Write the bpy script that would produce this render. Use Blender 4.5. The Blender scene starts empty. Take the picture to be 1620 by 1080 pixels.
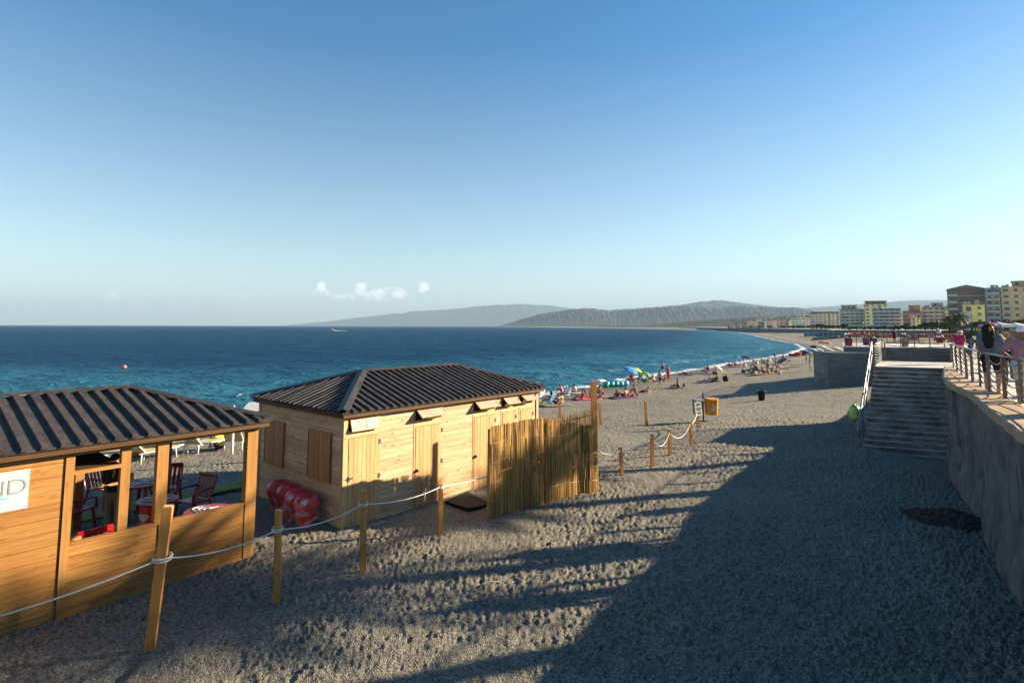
import bpy, math, random
import numpy as np
from mathutils import Vector, Matrix

R = math.radians
sc = bpy.context.scene
C = sc.collection
rnd = random.Random(7)
rng = np.random.default_rng(7)

# ------------------------------------------------------------------ camera, sky, sun, exposure
FPX, CX, CY = 900.0, 810.0, 435.0            # focal length and optical axis in the photo's 1620 x 1080 pixels
EYE = Vector((0, 0, 4.2))
CAM = (Matrix.Rotation(math.pi/2 + math.atan(81/900), 3, 'X') @ Matrix.Rotation(.0027, 3, 'Z'))
cd = bpy.data.cameras.new('camera')
cam = bpy.data.objects.new('camera', cd); C.objects.link(cam)
cam.matrix_world = Matrix.Translation(EYE) @ CAM.to_4x4()
cd.sensor_width = 36; cd.lens = 36*FPX/1620; cd.shift_y = -105/1620
cd.clip_start = .05; cd.clip_end = 150000
sc.camera = cam

SUN_EL, SUN_AZ = R(19), R(75.6)              # azimuth clockwise from +Y (straight ahead) towards +X (right)
S = Vector((math.sin(SUN_AZ)*math.cos(SUN_EL), math.cos(SUN_AZ)*math.cos(SUN_EL), math.sin(SUN_EL)))
sl = bpy.data.lights.new('sun', 'SUN'); sl.energy = 5.0; sl.angle = R(.55); sl.color = (1, .81, .57)
so = bpy.data.objects.new('sun', sl); C.objects.link(so)
so.rotation_euler = S.to_track_quat('Z', 'Y').to_euler()

sc.view_settings.view_transform = 'Standard'; sc.view_settings.look = 'None'
sc.view_settings.exposure = 2.0; sc.view_settings.gamma = 1; sc.view_settings.use_curve_mapping = False
sc.cycles.use_denoising = True
sc.cycles.max_bounces = 6; sc.cycles.diffuse_bounces = 3; sc.cycles.glossy_bounces = 3
sc.cycles.transparent_max_bounces = 16; sc.cycles.volume_bounces = 0
sc.cycles.sample_clamp_indirect = 4

w = bpy.data.worlds.new('World'); sc.world = w; w.use_nodes = True

def build_world():
    nt = w.node_tree; N = nt.nodes; L = nt.links
    N.clear()
    out = N.new('ShaderNodeOutputWorld'); bg = N.new('ShaderNodeBackground')
    sky = N.new('ShaderNodeTexSky'); sky.sky_type = 'NISHITA'; sky.sun_disc = False
    sky.sun_elevation = SUN_EL; sky.sun_rotation = SUN_AZ
    sky.air_density = .9; sky.dust_density = .22; sky.ozone_density = 2.2; sky.altitude = 0
    bg.inputs[1].default_value = SKY_STR
    tc = N.new('ShaderNodeTexCoord'); sp = N.new('ShaderNodeSeparateXYZ')
    L.new(tc.outputs['Generated'], sp.inputs[0])
    def mth(op, a, b=None, c=None):
        n = N.new('ShaderNodeMath'); n.operation = op
        for i, v in enumerate((a, b, c)):
            if v is None: continue
            if isinstance(v, (int, float)): n.inputs[i].default_value = v
            else: L.new(v, n.inputs[i])
        return n.outputs[0]
    az = mth('ARCTAN2', sp.outputs[0], sp.outputs[1]); el = sp.outputs[2]
    cv = N.new('ShaderNodeCombineXYZ'); L.new(az, cv.inputs[0]); L.new(mth('MULTIPLY', el, 1.25), cv.inputs[1])
    nz = N.new('ShaderNodeTexNoise'); nz.inputs['Scale'].default_value = 55; nz.inputs['Detail'].default_value = 6
    nz.inputs['Roughness'].default_value = .62
    L.new(cv.outputs[0], nz.inputs['Vector'])
    nb = N.new('ShaderNodeTexNoise'); nb.inputs['Scale'].default_value = 150; nb.inputs['Detail'].default_value = 4
    L.new(cv.outputs[0], nb.inputs['Vector'])
    mask = None
    for (px, py, hw, hh, k) in CLOUDS:       # each cloud: where in the sky it stands, its half size and how dense it is
        d = (CAM @ Vector(((px-CX)/FPX, (CY-py)/FPX, -1))).normalized()
        a0 = math.atan2(d.x, d.y); e0 = d.z
        da = mth('MULTIPLY', mth('SUBTRACT', az, a0), 1/(hw/FPX*math.cos(a0)**2*1.0))
        de = mth('MULTIPLY', mth('SUBTRACT', el, e0), 1/(hh/FPX*math.cos(a0)))
        r2 = mth('ADD', mth('MULTIPLY', da, da), mth('MULTIPLY', de, de))
        g = mth('MULTIPLY', mth('MAXIMUM', mth('SUBTRACT', 1.0, r2), 0), k)
        mask = g if mask is None else mth('MAXIMUM', mask, g)
    v = mth('ADD', mask, mth('MULTIPLY', mth('SUBTRACT', nz.outputs[0], .5), 2.6))
    mr = N.new('ShaderNodeMapRange'); mr.interpolation_type = 'SMOOTHSTEP'
    mr.inputs['From Min'].default_value = .3; mr.inputs['From Max'].default_value = 1.0
    L.new(v, mr.inputs[0])
    fac = mth('MULTIPLY', mth('MULTIPLY', mr.outputs[0], mth('MINIMUM', mth('MULTIPLY', mask, 4), 1)), .85)
    cr = N.new('ShaderNodeMix'); cr.data_type = 'RGBA'
    cr.inputs['A'].default_value = (5.5, 6.0, 6.1, 1); cr.inputs['B'].default_value = (9.5, 9.3, 8.8, 1)
    L.new(nb.outputs[0], cr.inputs['Factor'])
    mx = N.new('ShaderNodeMix'); mx.data_type = 'RGBA'
    hs = N.new('ShaderNodeHueSaturation'); sm = N.new('ShaderNodeMapRange'); sm.inputs['From Max'].default_value = .45; sm.inputs['To Min'].default_value = .7; sm.inputs['To Max'].default_value = 1.34; L.new(sp.outputs[2], sm.inputs[0]); L.new(sm.outputs[0], hs.inputs['Saturation']); L.new(sky.outputs[0], hs.inputs['Color'])
    tn = N.new('ShaderNodeMix'); tn.data_type = 'RGBA'; tn.blend_type = 'MULTIPLY'; tn.inputs['Factor'].default_value = 1
    tn.inputs['B'].default_value = (.9, .95, .885, 1); L.new(hs.outputs[0], tn.inputs['A'])
    L.new(fac, mx.inputs['Factor']); L.new(tn.outputs['Result'], mx.inputs['A']); L.new(cr.outputs['Result'], mx.inputs['B'])
    L.new(mx.outputs['Result'], bg.inputs[0]); L.new(bg.outputs[0], out.inputs[0])
SKY_STR = .055
HAZE = 5.2e-5
CLOUDS = [(506, 463, 24, 10, .8), (509, 453, 11, 13, .95), (513, 470, 22, 5, .5), (572, 456, 18, 14, .95), (592, 465, 36, 11, .9), (556, 468, 40, 9, .65), (625, 462, 26, 13, .85), (605, 473, 60, 7, .55), (670, 454, 14, 11, .85), (684, 460, 20, 5, .5),
          (178, 467, 14, 7, .65), (205, 472, 26, 6, .45), (260, 473, 60, 6, .3), (385, 470, 60, 8, .36), (440, 475, 50, 6, .33), (665, 483, 24, 5, .4), (1318, 447, 26, 6, .5), (1300, 462, 40, 5, .35),
          (1400, 468, 46, 11, .95), (1440, 464, 40, 14, 1.0), (1475, 462, 46, 13, 1.0), (1340, 476, 60, 8, .55), (1250, 480, 60, 6, .42), (1520, 470, 60, 9, .6)]
build_world()

# ------------------------------------------------------------------ places: photo pixel -> point in the world
def ray(px, py): return CAM @ Vector(((px-CX)/FPX, (CY-py)/FPX, -1))
def at(px, py, z=0.0):
    d = ray(px, py); return EYE + d*((z-EYE.z)/d.z)
def atd(px, py, D):
    d = ray(px, py); return EYE + d*(D/d.y)
def proj(p):
    c = CAM.transposed() @ (Vector(p)-EYE); return CX-FPX*c.x/c.z, CY+FPX*c.y/c.z
def zfor(x, y, py):                          # height above (x, y) that shows at photo row py
    lo, hi = -20.0, 4000.0
    for _ in range(60):
        m = (lo+hi)/2
        if proj((x, y, m))[1] > py: lo = m
        else: hi = m
    return lo

SHORE = np.array([(-2000, 40), (-400, 48), (-120, 45), (-60, 43.5), (-20, 43.2), (3.6, 54.5), (22.7, 80), (39.7, 101), (66, 135), (91, 175),
                  (113, 225), (135, 290), (163, 370), (271, 680), (409, 1250), (420, 1800), (340, 2700), (150, 4200), (-150, 7000), (-300, 9000), (-300, 30000)], float)
def shore_dist(x, y):
    best = np.full(x.shape, 1e18); sg = np.ones(x.shape)
    for (a, b) in zip(SHORE[:-1], SHORE[1:]):
        ab = b-a; t = np.clip(((x-a[0])*ab[0]+(y-a[1])*ab[1])/(ab@ab), 0, 1)
        dx = x-a[0]-t*ab[0]; dy = y-a[1]-t*ab[1]; d2 = dx*dx+dy*dy
        cr = ab[0]*dy-ab[1]*dx
        m = d2 < best
        best = np.where(m, d2, best); sg = np.where(m, np.where(cr > 0, -1.0, 1.0), sg)
    return np.sqrt(best)*sg
SEA = -2.4
def sstep(a, b, x):
    t = np.clip((x-a)/(b-a), 0, 1); return t*t*(3-2*t)
def terr_np(x, y):
    s = shore_dist(x, y)
    z = np.where(s < 0, np.maximum(-2.3+.11*s, -9), -2.3+2.3*sstep(2, 34, s))
    z = z + .25*np.exp(-((x-11.2)**2+(y-18.6)**2)/1.8)         # sand heaped against the foot of the stairs
    return z, s
def terr(x, y): return float(terr_np(np.array([x], float), np.array([y], float))[0][0])
def onbeach(px, py):
    z = -1.0
    for _ in range(25):
        p = at(px, py, z); z = .5*z+.5*max(terr(p.x, p.y), SEA-.3)
    p = at(px, py, z); return Vector((p.x, p.y, terr(p.x, p.y)))

# ------------------------------------------------------------------ mesh building
class MB:
    def __init__(s): s.v = []; s.f = []
    def add(s, vs, fs):
        o = len(s.v); s.v += [tuple(v) for v in vs]; s.f += [tuple(i+o for i in f) for f in fs]; return s
    def box(s, x0, x1, y0, y1, z0, z1):
        return s.add([(x0,y0,z0),(x1,y0,z0),(x1,y1,z0),(x0,y1,z0),(x0,y0,z1),(x1,y0,z1),(x1,y1,z1),(x0,y1,z1)],
                     [(3,2,1,0),(4,5,6,7),(0,1,5,4),(1,2,6,5),(2,3,7,6),(3,0,4,7)])
    def obox(s, c, ax, ay, az):
        c, ax, ay, az = map(Vector, (c, ax, ay, az))
        P = [c+ax*i+ay*j+az*k for k in (-1, 1) for (i, j) in ((-1,-1),(1,-1),(1,1),(-1,1))]
        return s.add(P, [(3,2,1,0),(4,5,6,7),(0,1,5,4),(1,2,6,5),(2,3,7,6),(3,0,4,7)])
    def bar(s, p, q, w, h=None, up=(0, 0, 1)):
        p, q = Vector(p), Vector(q); h = h or w
        d = (q-p); n = d.normalized(); u = Vector(up)
        if abs(n.dot(u)) > .98: u = Vector((1, 0, 0))
        a = n.cross(u).normalized(); b = a.cross(n)
        return s.obox((p+q)/2, a*w/2, b*h/2, d/2) if False else s.obox((p+q)/2, a*(w/2), d/2, b*(h/2))
    def tube(s, pts, r, n=8, caps=True):
        pts = [Vector(p) for p in pts]; m = len(pts); rr = r if hasattr(r, '__len__') else [r]*m
        vs = []; prev = None
        for i, p in enumerate(pts):
            t = (pts[min(i+1, m-1)]-pts[max(i-1, 0)]).normalized()
            if prev is None:
                a = t.cross(Vector((0, 0, 1)));
                if a.length < .05: a = t.cross(Vector((1, 0, 0)))
            else: a = prev-t*prev.dot(t)
            a.normalize(); prev = a; b = t.cross(a)
            vs += [p+(a*math.cos(2*math.pi*k/n)+b*math.sin(2*math.pi*k/n))*rr[i] for k in range(n)]
        fs = [(i*n+k, i*n+(k+1) % n, (i+1)*n+(k+1) % n, (i+1)*n+k) for i in range(m-1) for k in range(n)]
        if caps: fs += [tuple(range(n-1, -1, -1)), tuple(range((m-1)*n, m*n))]
        return s.add(vs, fs)
    def lathe(s, prof, c=(0, 0, 0), n=16, caps=True):
        vs = [(c[0]+r*math.cos(2*math.pi*k/n), c[1]+r*math.sin(2*math.pi*k/n), c[2]+z) for (r, z) in prof for k in range(n)]
        m = len(prof)
        fs = [(i*n+k, i*n+(k+1) % n, (i+1)*n+(k+1) % n, (i+1)*n+k) for i in range(m-1) for k in range(n)]
        if caps: fs += [tuple(range(n-1, -1, -1)), tuple(range((m-1)*n, m*n))]
        return s.add(vs, fs)
    def prism(s, poly, z0, z1):
        n = len(poly); vs = [(x, y, z0) for x, y in poly]+[(x, y, z1) for x, y in poly]
        return s.add(vs, [tuple(range(n-1, -1, -1)), tuple(range(n, 2*n))]+[(i, (i+1) % n, n+(i+1) % n, n+i) for i in range(n)])
    def slab(s, pts, th):                    # a sheet (polygon in space) given a thickness downwards along its normal
        P = [Vector(p) for p in pts]; nrm = (P[1]-P[0]).cross(P[2]-P[0]).normalized()
        n = len(P); vs = P+[p-nrm*th for p in P]
        return s.add(vs, [tuple(range(n)), tuple(range(2*n-1, n-1, -1))]+[(i, n+i, n+(i+1) % n, (i+1) % n) for i in range(n)])
    def mesh(s, name, smooth=False):
        me = bpy.data.meshes.new(name); me.from_pydata(s.v, [], s.f); me.update()
        if smooth: me.polygons.foreach_set('use_smooth', [True]*len(me.polygons))
        return me
    def build(s, name, mat, parent=None, smooth=False, loc=None, rotz=None):
        return link(name, s.mesh(name, smooth), mat, parent, loc, rotz)
def link(name, me, mat, parent=None, loc=None, rotz=None):
    o = bpy.data.objects.new(name, me); C.objects.link(o)
    if mat is not None and len(me.materials) == 0: me.materials.append(mat)
    if parent is not None: o.parent = parent
    if loc is not None: o.location = loc
    if rotz is not None: o.rotation_euler = (0, 0, rotz)
    return o
def paint(o, m):
    o.material_slots[0].link = 'OBJECT'; o.material_slots[0].material = m; return o
def tag(o, label=None, cat=None, group=None, kind=None):
    if label: o['label'] = label
    if cat: o['category'] = cat
    if group: o['group'] = group
    if kind: o['kind'] = kind
    return o
def thing(name, label, cat, loc=(0, 0, 0), rotz=0, group=None):
    o = bpy.data.objects.new(name, None); C.objects.link(o)
    o.location = loc; o.rotation_euler = (0, 0, rotz); o.empty_display_size = .1
    return tag(o, label, cat, group)
def copy_tree(o, parent=None):
    c = o.copy(); C.objects.link(c)
    if parent is not None: c.parent = parent
    for ch in list(o.children): copy_tree(ch, c)
    return c
def npmesh(name, V, Q, smooth=True):
    me = bpy.data.meshes.new(name); V = np.asarray(V, np.float32); Q = np.asarray(Q, np.int32)
    k = Q.shape[1]
    me.vertices.add(len(V)); me.vertices.foreach_set('co', V.ravel())
    me.loops.add(Q.size); me.loops.foreach_set('vertex_index', Q.ravel())
    me.polygons.add(len(Q)); me.polygons.foreach_set('loop_start', np.arange(0, Q.size, k, dtype=np.int32))
    me.polygons.foreach_set('loop_total', np.full(len(Q), k, np.int32))
    if smooth: me.polygons.foreach_set('use_smooth', np.ones(len(Q), bool))
    me.update(calc_edges=True); me.validate(); return me
def gridquads(nr, nc):
    i = np.arange(nr-1)[:, None]*nc+np.arange(nc-1)[None, :]
    return np.stack([i, i+1, i+nc+1, i+nc], -1).reshape(-1, 4)

# value noise and dents for the ground
def hsh(i, j, k=0):
    n = (i.astype(np.int64)*374761393+j.astype(np.int64)*668265263+k*2147483647) & 0xffffffff
    n = ((n ^ (n >> 13))*1274126177) & 0xffffffff
    return ((n ^ (n >> 16)) & 0xffffff)/float(0x1000000)
def vnoise(x, y, k=0):
    i = np.floor(x); j = np.floor(y); u = x-i; v = y-j; u = u*u*(3-2*u); v = v*v*(3-2*v)
    return (hsh(i, j, k)*(1-u)+hsh(i+1, j, k)*u)*(1-v)+(hsh(i, j+1, k)*(1-u)+hsh(i+1, j+1, k)*u)*v
def fbm(x, y, o=4, k=0):
    s = 0; a = .5
    for q in range(o): s = s+a*(vnoise(x, y, k+q)-.5); x = x*2.03+7.1; y = y*2.03+3.7; a *= .5
    return s
def dents(x, y, cell, rad, k):
    ci = np.floor(x/cell); cj = np.floor(y/cell); out = np.zeros_like(x)
    for di in (-1, 0, 1):
        for dj in (-1, 0, 1):
            a = ci+di; b = cj+dj
            px = (a+.15+.7*hsh(a, b, k))*cell; py = (b+.15+.7*hsh(a, b, k+1))*cell
            th = hsh(a, b, k+2)*math.pi; el = .6+.7*hsh(a, b, k+3); dp = hsh(a, b, k+4)
            c = np.cos(th); s_ = np.sin(th); dx = x-px; dy = y-py
            r = np.sqrt(((dx*c+dy*s_)/(rad*1.35))**2+((-dx*s_+dy*c)/(rad*el))**2)
            out += dp*(-np.clip(1-r*r, 0, 1)**1.5+.35*np.exp(-((r-1.25)/.3)**2))
    return out

# ------------------------------------------------------------------ materials
class NT:
    def __init__(s, name):
        s.m = bpy.data.materials.new(name); s.m.use_nodes = True
        s.t = s.m.node_tree; s.N = s.t.nodes; s.L = s.t.links
        s.p = s.N['Principled BSDF']; s.out = s.N['Material Output']; s._tc = None
    def n(s, typ, **kw):
        q = s.N.new('ShaderNode'+typ)
        for k, v in kw.items(): setattr(q, k, v)
        return q
    def co(s):
        if s._tc is None: s._tc = s.n('TexCoord')
        return s._tc.outputs['Object']
    def set(s, sock, v):
        if isinstance(v, bpy.types.NodeSocket): s.L.new(v, sock)
        elif isinstance(v, (tuple, list)) and sock.type == 'RGBA' and len(v) == 3: sock.default_value = (*v, 1)
        else: sock.default_value = v
    def math(s, op, a, b=0.0, c=0.0):
        q = s.n('Math', operation=op)
        for i, v in enumerate((a, b, c)): s.set(q.inputs[i], v)
        return q.outputs[0]
    def mapv(s, scale, vec=None):
        q = s.n('Mapping'); s.set(q.inputs['Vector'], vec or s.co()); q.inputs['Scale'].default_value = scale; return q.outputs[0]
    def noise(s, scale, detail=4, rough=.55, vec=None):
        q = s.n('TexNoise'); q.inputs['Scale'].default_value = scale; q.inputs['Detail'].default_value = detail
        q.inputs['Roughness'].default_value = rough; s.set(q.inputs['Vector'], vec or s.co()); return q.outputs[0]
    def rng(s, v, a, b, c=0.0, d=1.0, smooth=True):
        q = s.n('MapRange')
        if smooth: q.interpolation_type = 'SMOOTHSTEP'
        s.set(q.inputs[0], v)
        for i, x in enumerate((a, b, c, d)): s.set(q.inputs[i+1], x)
        return q.outputs[0]
    def mix(s, f, a, b, typ='MIX'):
        q = s.n('Mix', data_type='RGBA', blend_type=typ)
        s.set(q.inputs['Factor'], f); s.set(q.inputs['A'], a); s.set(q.inputs['B'], b); return q.outputs['Result']
    def bump(s, h, strength=.4, dist=.01):
        q = s.n('Bump'); q.inputs['Strength'].default_value = strength; q.inputs['Distance'].default_value = dist
        s.set(q.inputs['Height'], h); s.L.new(q.outputs[0], s.p.inputs['Normal'])
    def fin(s, col, rough=.8, spec=.3, metal=0.0):
        s.set(s.p.inputs['Base Color'], col); s.set(s.p.inputs['Roughness'], rough)
        s.set(s.p.inputs['Specular IOR Level'], spec); s.set(s.p.inputs['Metallic'], metal); return s.m
_mc = {}
def plain(name, rgb, rough=.7, spec=.3, metal=0.0, var=.18, scale=6.0, bump=.0, dist=.005):
    """a paint, plastic, cloth or skin: its colour with soft uneven patches"""
    if name in _mc: return _mc[name]
    t = NT(name); f = t.noise(scale, 5, .6)
    dk = tuple(c*(1-var) for c in rgb); lt = tuple(min(1, c*(1+var)) for c in rgb)
    col = t.mix(t.rng(f, .3, .7), dk, lt)
    if bump: t.bump(t.noise(scale*6, 3), bump, dist)
    _mc[name] = t.fin(col, rough, spec, metal); return _mc[name]
def wood(name, c1, c2, axis='x', knots=.0, rough=.62, grain=1.0, weather=0.0):
    t = NT(name); sc_ = {'x': (1.2, 22, 22), 'y': (22, 1.2, 22), 'z': (22, 22, 1.2)}[axis]
    geo = t.n('NewGeometry'); isl = geo.outputs['Random Per Island']
    off = t.n('VectorMath', operation='ADD'); t.L.new(t.co(), off.inputs[0])
    cx = t.n('CombineXYZ'); t.L.new(t.math('MULTIPLY', isl, 37.0), cx.inputs[0]); t.L.new(t.math('MULTIPLY', isl, 11.0), cx.inputs[1]); t.L.new(t.math('MULTIPLY', isl, 23.0), cx.inputs[2])
    t.L.new(cx.outputs[0], off.inputs[1]); vec = off.outputs[0]
    g = t.noise(1.0, 6, .65, t.mapv(tuple(q*grain for q in sc_), vec))
    col = t.mix(t.rng(g, .3, .72), c2, c1)
    tint = t.mix(isl, (.82, .78, .74), (1.12, 1.1, 1.08)); col = t.mix(1.0, col, tint, 'MULTIPLY')
    if knots:
        q = t.n('TexVoronoi'); q.inputs['Scale'].default_value = 1.0
        ks = {'x': (3.5, 9, 9), 'y': (9, 3.5, 9), 'z': (9, 9, 3.5)}[axis]
        t.set(q.inputs['Vector'], t.mapv(ks, vec)); k = t.rng(q.outputs['Distance'], .1, .24, 1, 0)
        col = t.mix(t.math('MULTIPLY', k, knots), col, tuple(c*.38 for c in c2))
    if weather:
        f = t.rng(t.noise(1.3, 5, .7), .5, .75)
        col = t.mix(t.math('MULTIPLY', f, weather), col, (.22, .17, .12))
    t.bump(g, .35, .004)
    return t.fin(col, rough, .25)

M = {}
M['honey'] = wood('honey_stained_boards', (0.359, 0.190, 0.057), (0.250, 0.115, 0.030), 'x', .35, .55)
M['honeyz'] = wood('honey_stained_timber', (0.349, 0.190, 0.060), (0.262, 0.125, 0.032), 'z', .3, .55)
M['honeyx'] = wood('honey_stained_beam', (0.349, 0.190, 0.060), (0.262, 0.125, 0.032), 'x', .3, .55)
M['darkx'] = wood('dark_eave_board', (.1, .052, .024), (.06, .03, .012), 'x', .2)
M['pinex'] = wood('raw_pine_boards', (0.630, 0.461, 0.294), (0.463, 0.310, 0.172), 'x', .75, .65, weather=.18)
M['piney'] = wood('lifted_pine_end_boards', (0.734, 0.504, 0.307), (0.534, 0.331, 0.174), 'y', .8, .65, weather=.2)  # end-wall pine lightened in the colour to offset its shade
M['pinez'] = wood('raw_pine_posts', (0.611, 0.420, 0.233), (0.463, 0.291, 0.134), 'z', .5, .65)
M['doorz'] = wood('pine_door_boards', (0.562, 0.362, 0.182), (0.418, 0.237, 0.097), 'z', .3, .6)
M['shutz'] = wood('stained_shutter_boards', (0.468, 0.242, 0.096), (0.338, 0.153, 0.052), 'z', .3, .6)
M['stake'] = wood('stake_wood', (0.645, 0.319, 0.088), (0.476, 0.211, 0.048), 'z', .35, .6)
def mk():
    t = NT('brown_roof_sheet'); n1 = t.noise(5, 6, .7); n2 = t.noise(1.0, 4, .6, t.mapv((3, 60, 60)))
    col = t.mix(t.rng(n1, .35, .7), (0.027, 0.023, 0.022), (0.068, 0.055, 0.049)); col = t.mix(t.math('MULTIPLY', t.rng(n2, .5, .8), .35), col, (0.108, 0.092, 0.078))
    t.bump(n1, .3, .004); M['roof'] = t.fin(col, .62, .35)
    t = NT('roof_cap_metal'); n1 = t.noise(7, 5, .7)
    t.bump(n1, .2, .003); M['cap'] = t.fin(t.mix(t.rng(n1, .35, .7), (.03, .027, .026), (.06, .052, .047)), .5, .4)
    # pebbly grey sand
    t = NT('grey_pebble_sand'); v = t.n('TexVoronoi'); v.inputs['Scale'].default_value = 42; t.set(v.inputs['Vector'], t.co())
    sepv = t.n('SeparateColor'); t.L.new(v.outputs['Color'], sepv.inputs[0])
    col = t.mix(sepv.outputs[0], (.086, .08, .064), (.295, .275, .218))
    v2 = t.n('TexVoronoi'); v2.inputs['Scale'].default_value = 16; t.set(v2.inputs['Vector'], t.co()); s2 = t.n('SeparateColor'); t.L.new(v2.outputs['Color'], s2.inputs[0])
    stone = t.math('MULTIPLY', t.rng(v2.outputs['Distance'], .1, .26, 1, 0), t.math('GREATER_THAN', s2.outputs[0], .78))
    col = t.mix(t.math('MULTIPLY', stone, .8), col, t.mix(s2.outputs[1], (0.066, 0.063, 0.061), (0.330, 0.314, 0.275)))
    big = t.noise(.35, 5, .6); col = t.mix(t.rng(big, .32, .7), col, t.mix(.3, col, (0.095, 0.087, 0.075)))
    a = t.n('Attribute'); a.attribute_name = 'shore'; wet = t.rng(a.outputs['Fac'], 1.0, 4.5, 1, 0)
    wet2 = t.math('MULTIPLY', wet, .75); col = t.mix(wet2, col, (.07, .066, .06))
    hgt = t.math('ADD', t.math('MULTIPLY', t.noise(26, 4, .7), .7), t.math('MULTIPLY', v.outputs['Distance'], -.5)); t.bump(hgt, 1.0, .03)
    M['sand'] = t.fin(col, t.rng(wet, 0, 1, .9, .45), .2)
    # sea
    t = NT('sea_water'); a = t.n('Attribute'); a.attribute_name = 'shore'; d = a.outputs['Fac']
    nn = t.noise(.02, 4, .6, t.mapv((1, 2.2, 1)))
    shal = t.rng(t.math('ADD', d, t.math('MULTIPLY', t.math('SUBTRACT', nn, .5), 40)), -70, -4)
    col = t.mix(shal, SEA_DEEP, SEA_TEAL)
    vec = t.mapv((1, 1.9, 1))
    w0 = t.noise(.03, 3, .5, vec); w1 = t.noise(.11, 3, .55, vec); w2 = t.noise(.55, 4, .6, vec); w3 = t.noise(2.2, 3, .6, vec)
    h = t.math('ADD', t.math('ADD', t.math('ADD', t.math('MULTIPLY', w0, 6.0), t.math('MULTIPLY', w1, 3.2)), t.math('MULTIPLY', w2, 1.15)), t.math('MULTIPLY', w3, .22))
    t.bump(h, 1.0, 1.0)
    # surf: a ragged white line on the beach, thinner broken streaks farther out
    fn = t.noise(.5, 6, .7); f2 = t.noise(.07, 3, .6)
    e = t.math('ADD', d, t.math('MULTIPLY', t.math('SUBTRACT', f2, .5), 6.0))
    e2 = t.math('ADD', e, t.math('MULTIPLY', t.math('SUBTRACT', fn, .5), 3.2))
    foam = t.rng(e2, -2.5, -1.3)
    out1 = t.math('MULTIPLY', t.rng(t.math('ABSOLUTE', t.math('ADD', e, 11.0)), .4, 2.4, 1, 0), t.rng(fn, .55, .66))
    caps = t.math('MULTIPLY', t.rng(t.noise(.16, 6, .72, t.mapv((1, 2.6, 1))), .735, .77), .5)
    ft = t.math('MINIMUM', t.math('ADD', foam, t.math('ADD', t.math('MULTIPLY', out1, .7), caps)), 1.0)
    bn = [q for q in t.N if q.type == 'BUMP'][0].outputs[0]
    df = t.n('BsdfDiffuse'); t.set(df.inputs['Color'], t.mix(ft, col, (.62, .64, .65))); t.L.new(bn, df.inputs['Normal'])
    gl = t.n('BsdfGlossy'); gl.inputs['Roughness'].default_value = .2; gl.inputs['Color'].default_value = (1, 1, 1, 1); t.L.new(bn, gl.inputs['Normal'])
    fr = t.n('Fresnel'); fr.inputs['IOR'].default_value = 1.333; t.L.new(bn, fr.inputs['Normal'])
    mx = t.n('MixShader'); t.set(mx.inputs[0], t.math('MULTIPLY', t.math('MULTIPLY', fr.outputs[0], SEA_SPEC), t.math('SUBTRACT', 1.0, ft)))
    t.L.new(df.outputs[0], mx.inputs[1]); t.L.new(gl.outputs[0], mx.inputs[2]); t.L.new(mx.outputs[0], t.out.inputs['Surface']); M['sea'] = t.m
    # rough rendered wall, stair concrete, coping
    t = NT('rough_grey_render'); n1 = t.noise(1.6, 7, .68); n2 = t.noise(9, 5, .7); n3 = t.noise(.8, 5, .7, t.mapv((1.6, 1.6, .45)))
    col = t.mix(t.rng(n1, .32, .68), (0.105, 0.097, 0.084), (0.188, 0.176, 0.155)); col = t.mix(t.math('MULTIPLY', t.rng(n3, .5, .62), .8), col, (0.047, 0.041, 0.037))
    t.bump(t.math('ADD', n2, n1), .7, .04); M['render'] = t.fin(col, .92, .15)
    t = NT('worn_stair_concrete'); n1 = t.noise(1.7, 7, .65); n2 = t.noise(30, 3)
    col = t.mix(t.rng(n1, .34, .66), (0.113, 0.109, 0.100), (0.313, 0.296, 0.270)); t.bump(n2, .3, .006); M['stair'] = t.fin(col, .85, .2)
    t = NT('poured_concrete'); n1 = t.noise(.6, 6, .65); n2 = t.noise(1.1, 5, .7, t.mapv((.4, .4, 3)))
    col = t.mix(t.rng(n1, .35, .65), (0.162, 0.153, 0.135), (0.228, 0.216, 0.195)); col = t.mix(t.math('MULTIPLY', t.rng(n2, .46, .66), .7), col, (0.102, 0.096, 0.084))
    t.bump(n2, .3, .02); M['conc'] = t.fin(col, .88, .2)
    t = NT('tan_coping_stone'); n1 = t.noise(3, 6, .65); col = t.mix(t.rng(n1, .3, .7), (.27, .18, .1), (.4, .285, .175)); t.bump(n1, .3, .006); M['coping'] = t.fin(col, .75, .25)
    t = NT('pale_paving'); n1 = t.noise(1.1, 6, .65); b = t.n('TexBrick'); b.inputs['Scale'].default_value = 1.0; t.set(b.inputs['Vector'], t.co())
    b.inputs['Brick Width'].default_value = .6; b.inputs['Row Height'].default_value = .4; b.inputs['Mortar Size'].default_value = .008
    b.inputs['Color1'].default_value = (.46, .44, .41, 1); b.inputs['Color2'].default_value = (.54, .51, .47, 1); b.inputs['Mortar'].default_value = (.25, .23, .2, 1)
    M['pave'] = t.fin(t.mix(t.math('MULTIPLY', t.rng(n1, .4, .7), .35), b.outputs[0], (.33, .31, .28)), .8, .25)
    # reed
    t = NT('dry_reed'); g = t.n('NewGeometry'); n1 = t.noise(1, 5, .6, t.mapv((60, 60, 3)))
    col = t.mix(g.outputs['Random Per Island'], (.13, .066, .016), (.78, .47, .14)); col = t.mix(t.rng(n1, .3, .75), t.mix(.5, col, (.12, .07, .025)), col); M['reed'] = t.fin(col, .7, .25)
    # leaves
    for nm, a_, b_ in (('leaf', (.03, .055, .018), (.075, .11, .035)), ('leaf2', (.05, .075, .02), (.12, .15, .05)), ('palm', (.05, .07, .022), (.12, .13, .05))):
        t = NT('foliage_'+nm); g = t.n('NewGeometry'); M[nm] = t.fin(t.mix(g.outputs['Random Per Island'], a_, b_), .6, .25)
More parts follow.
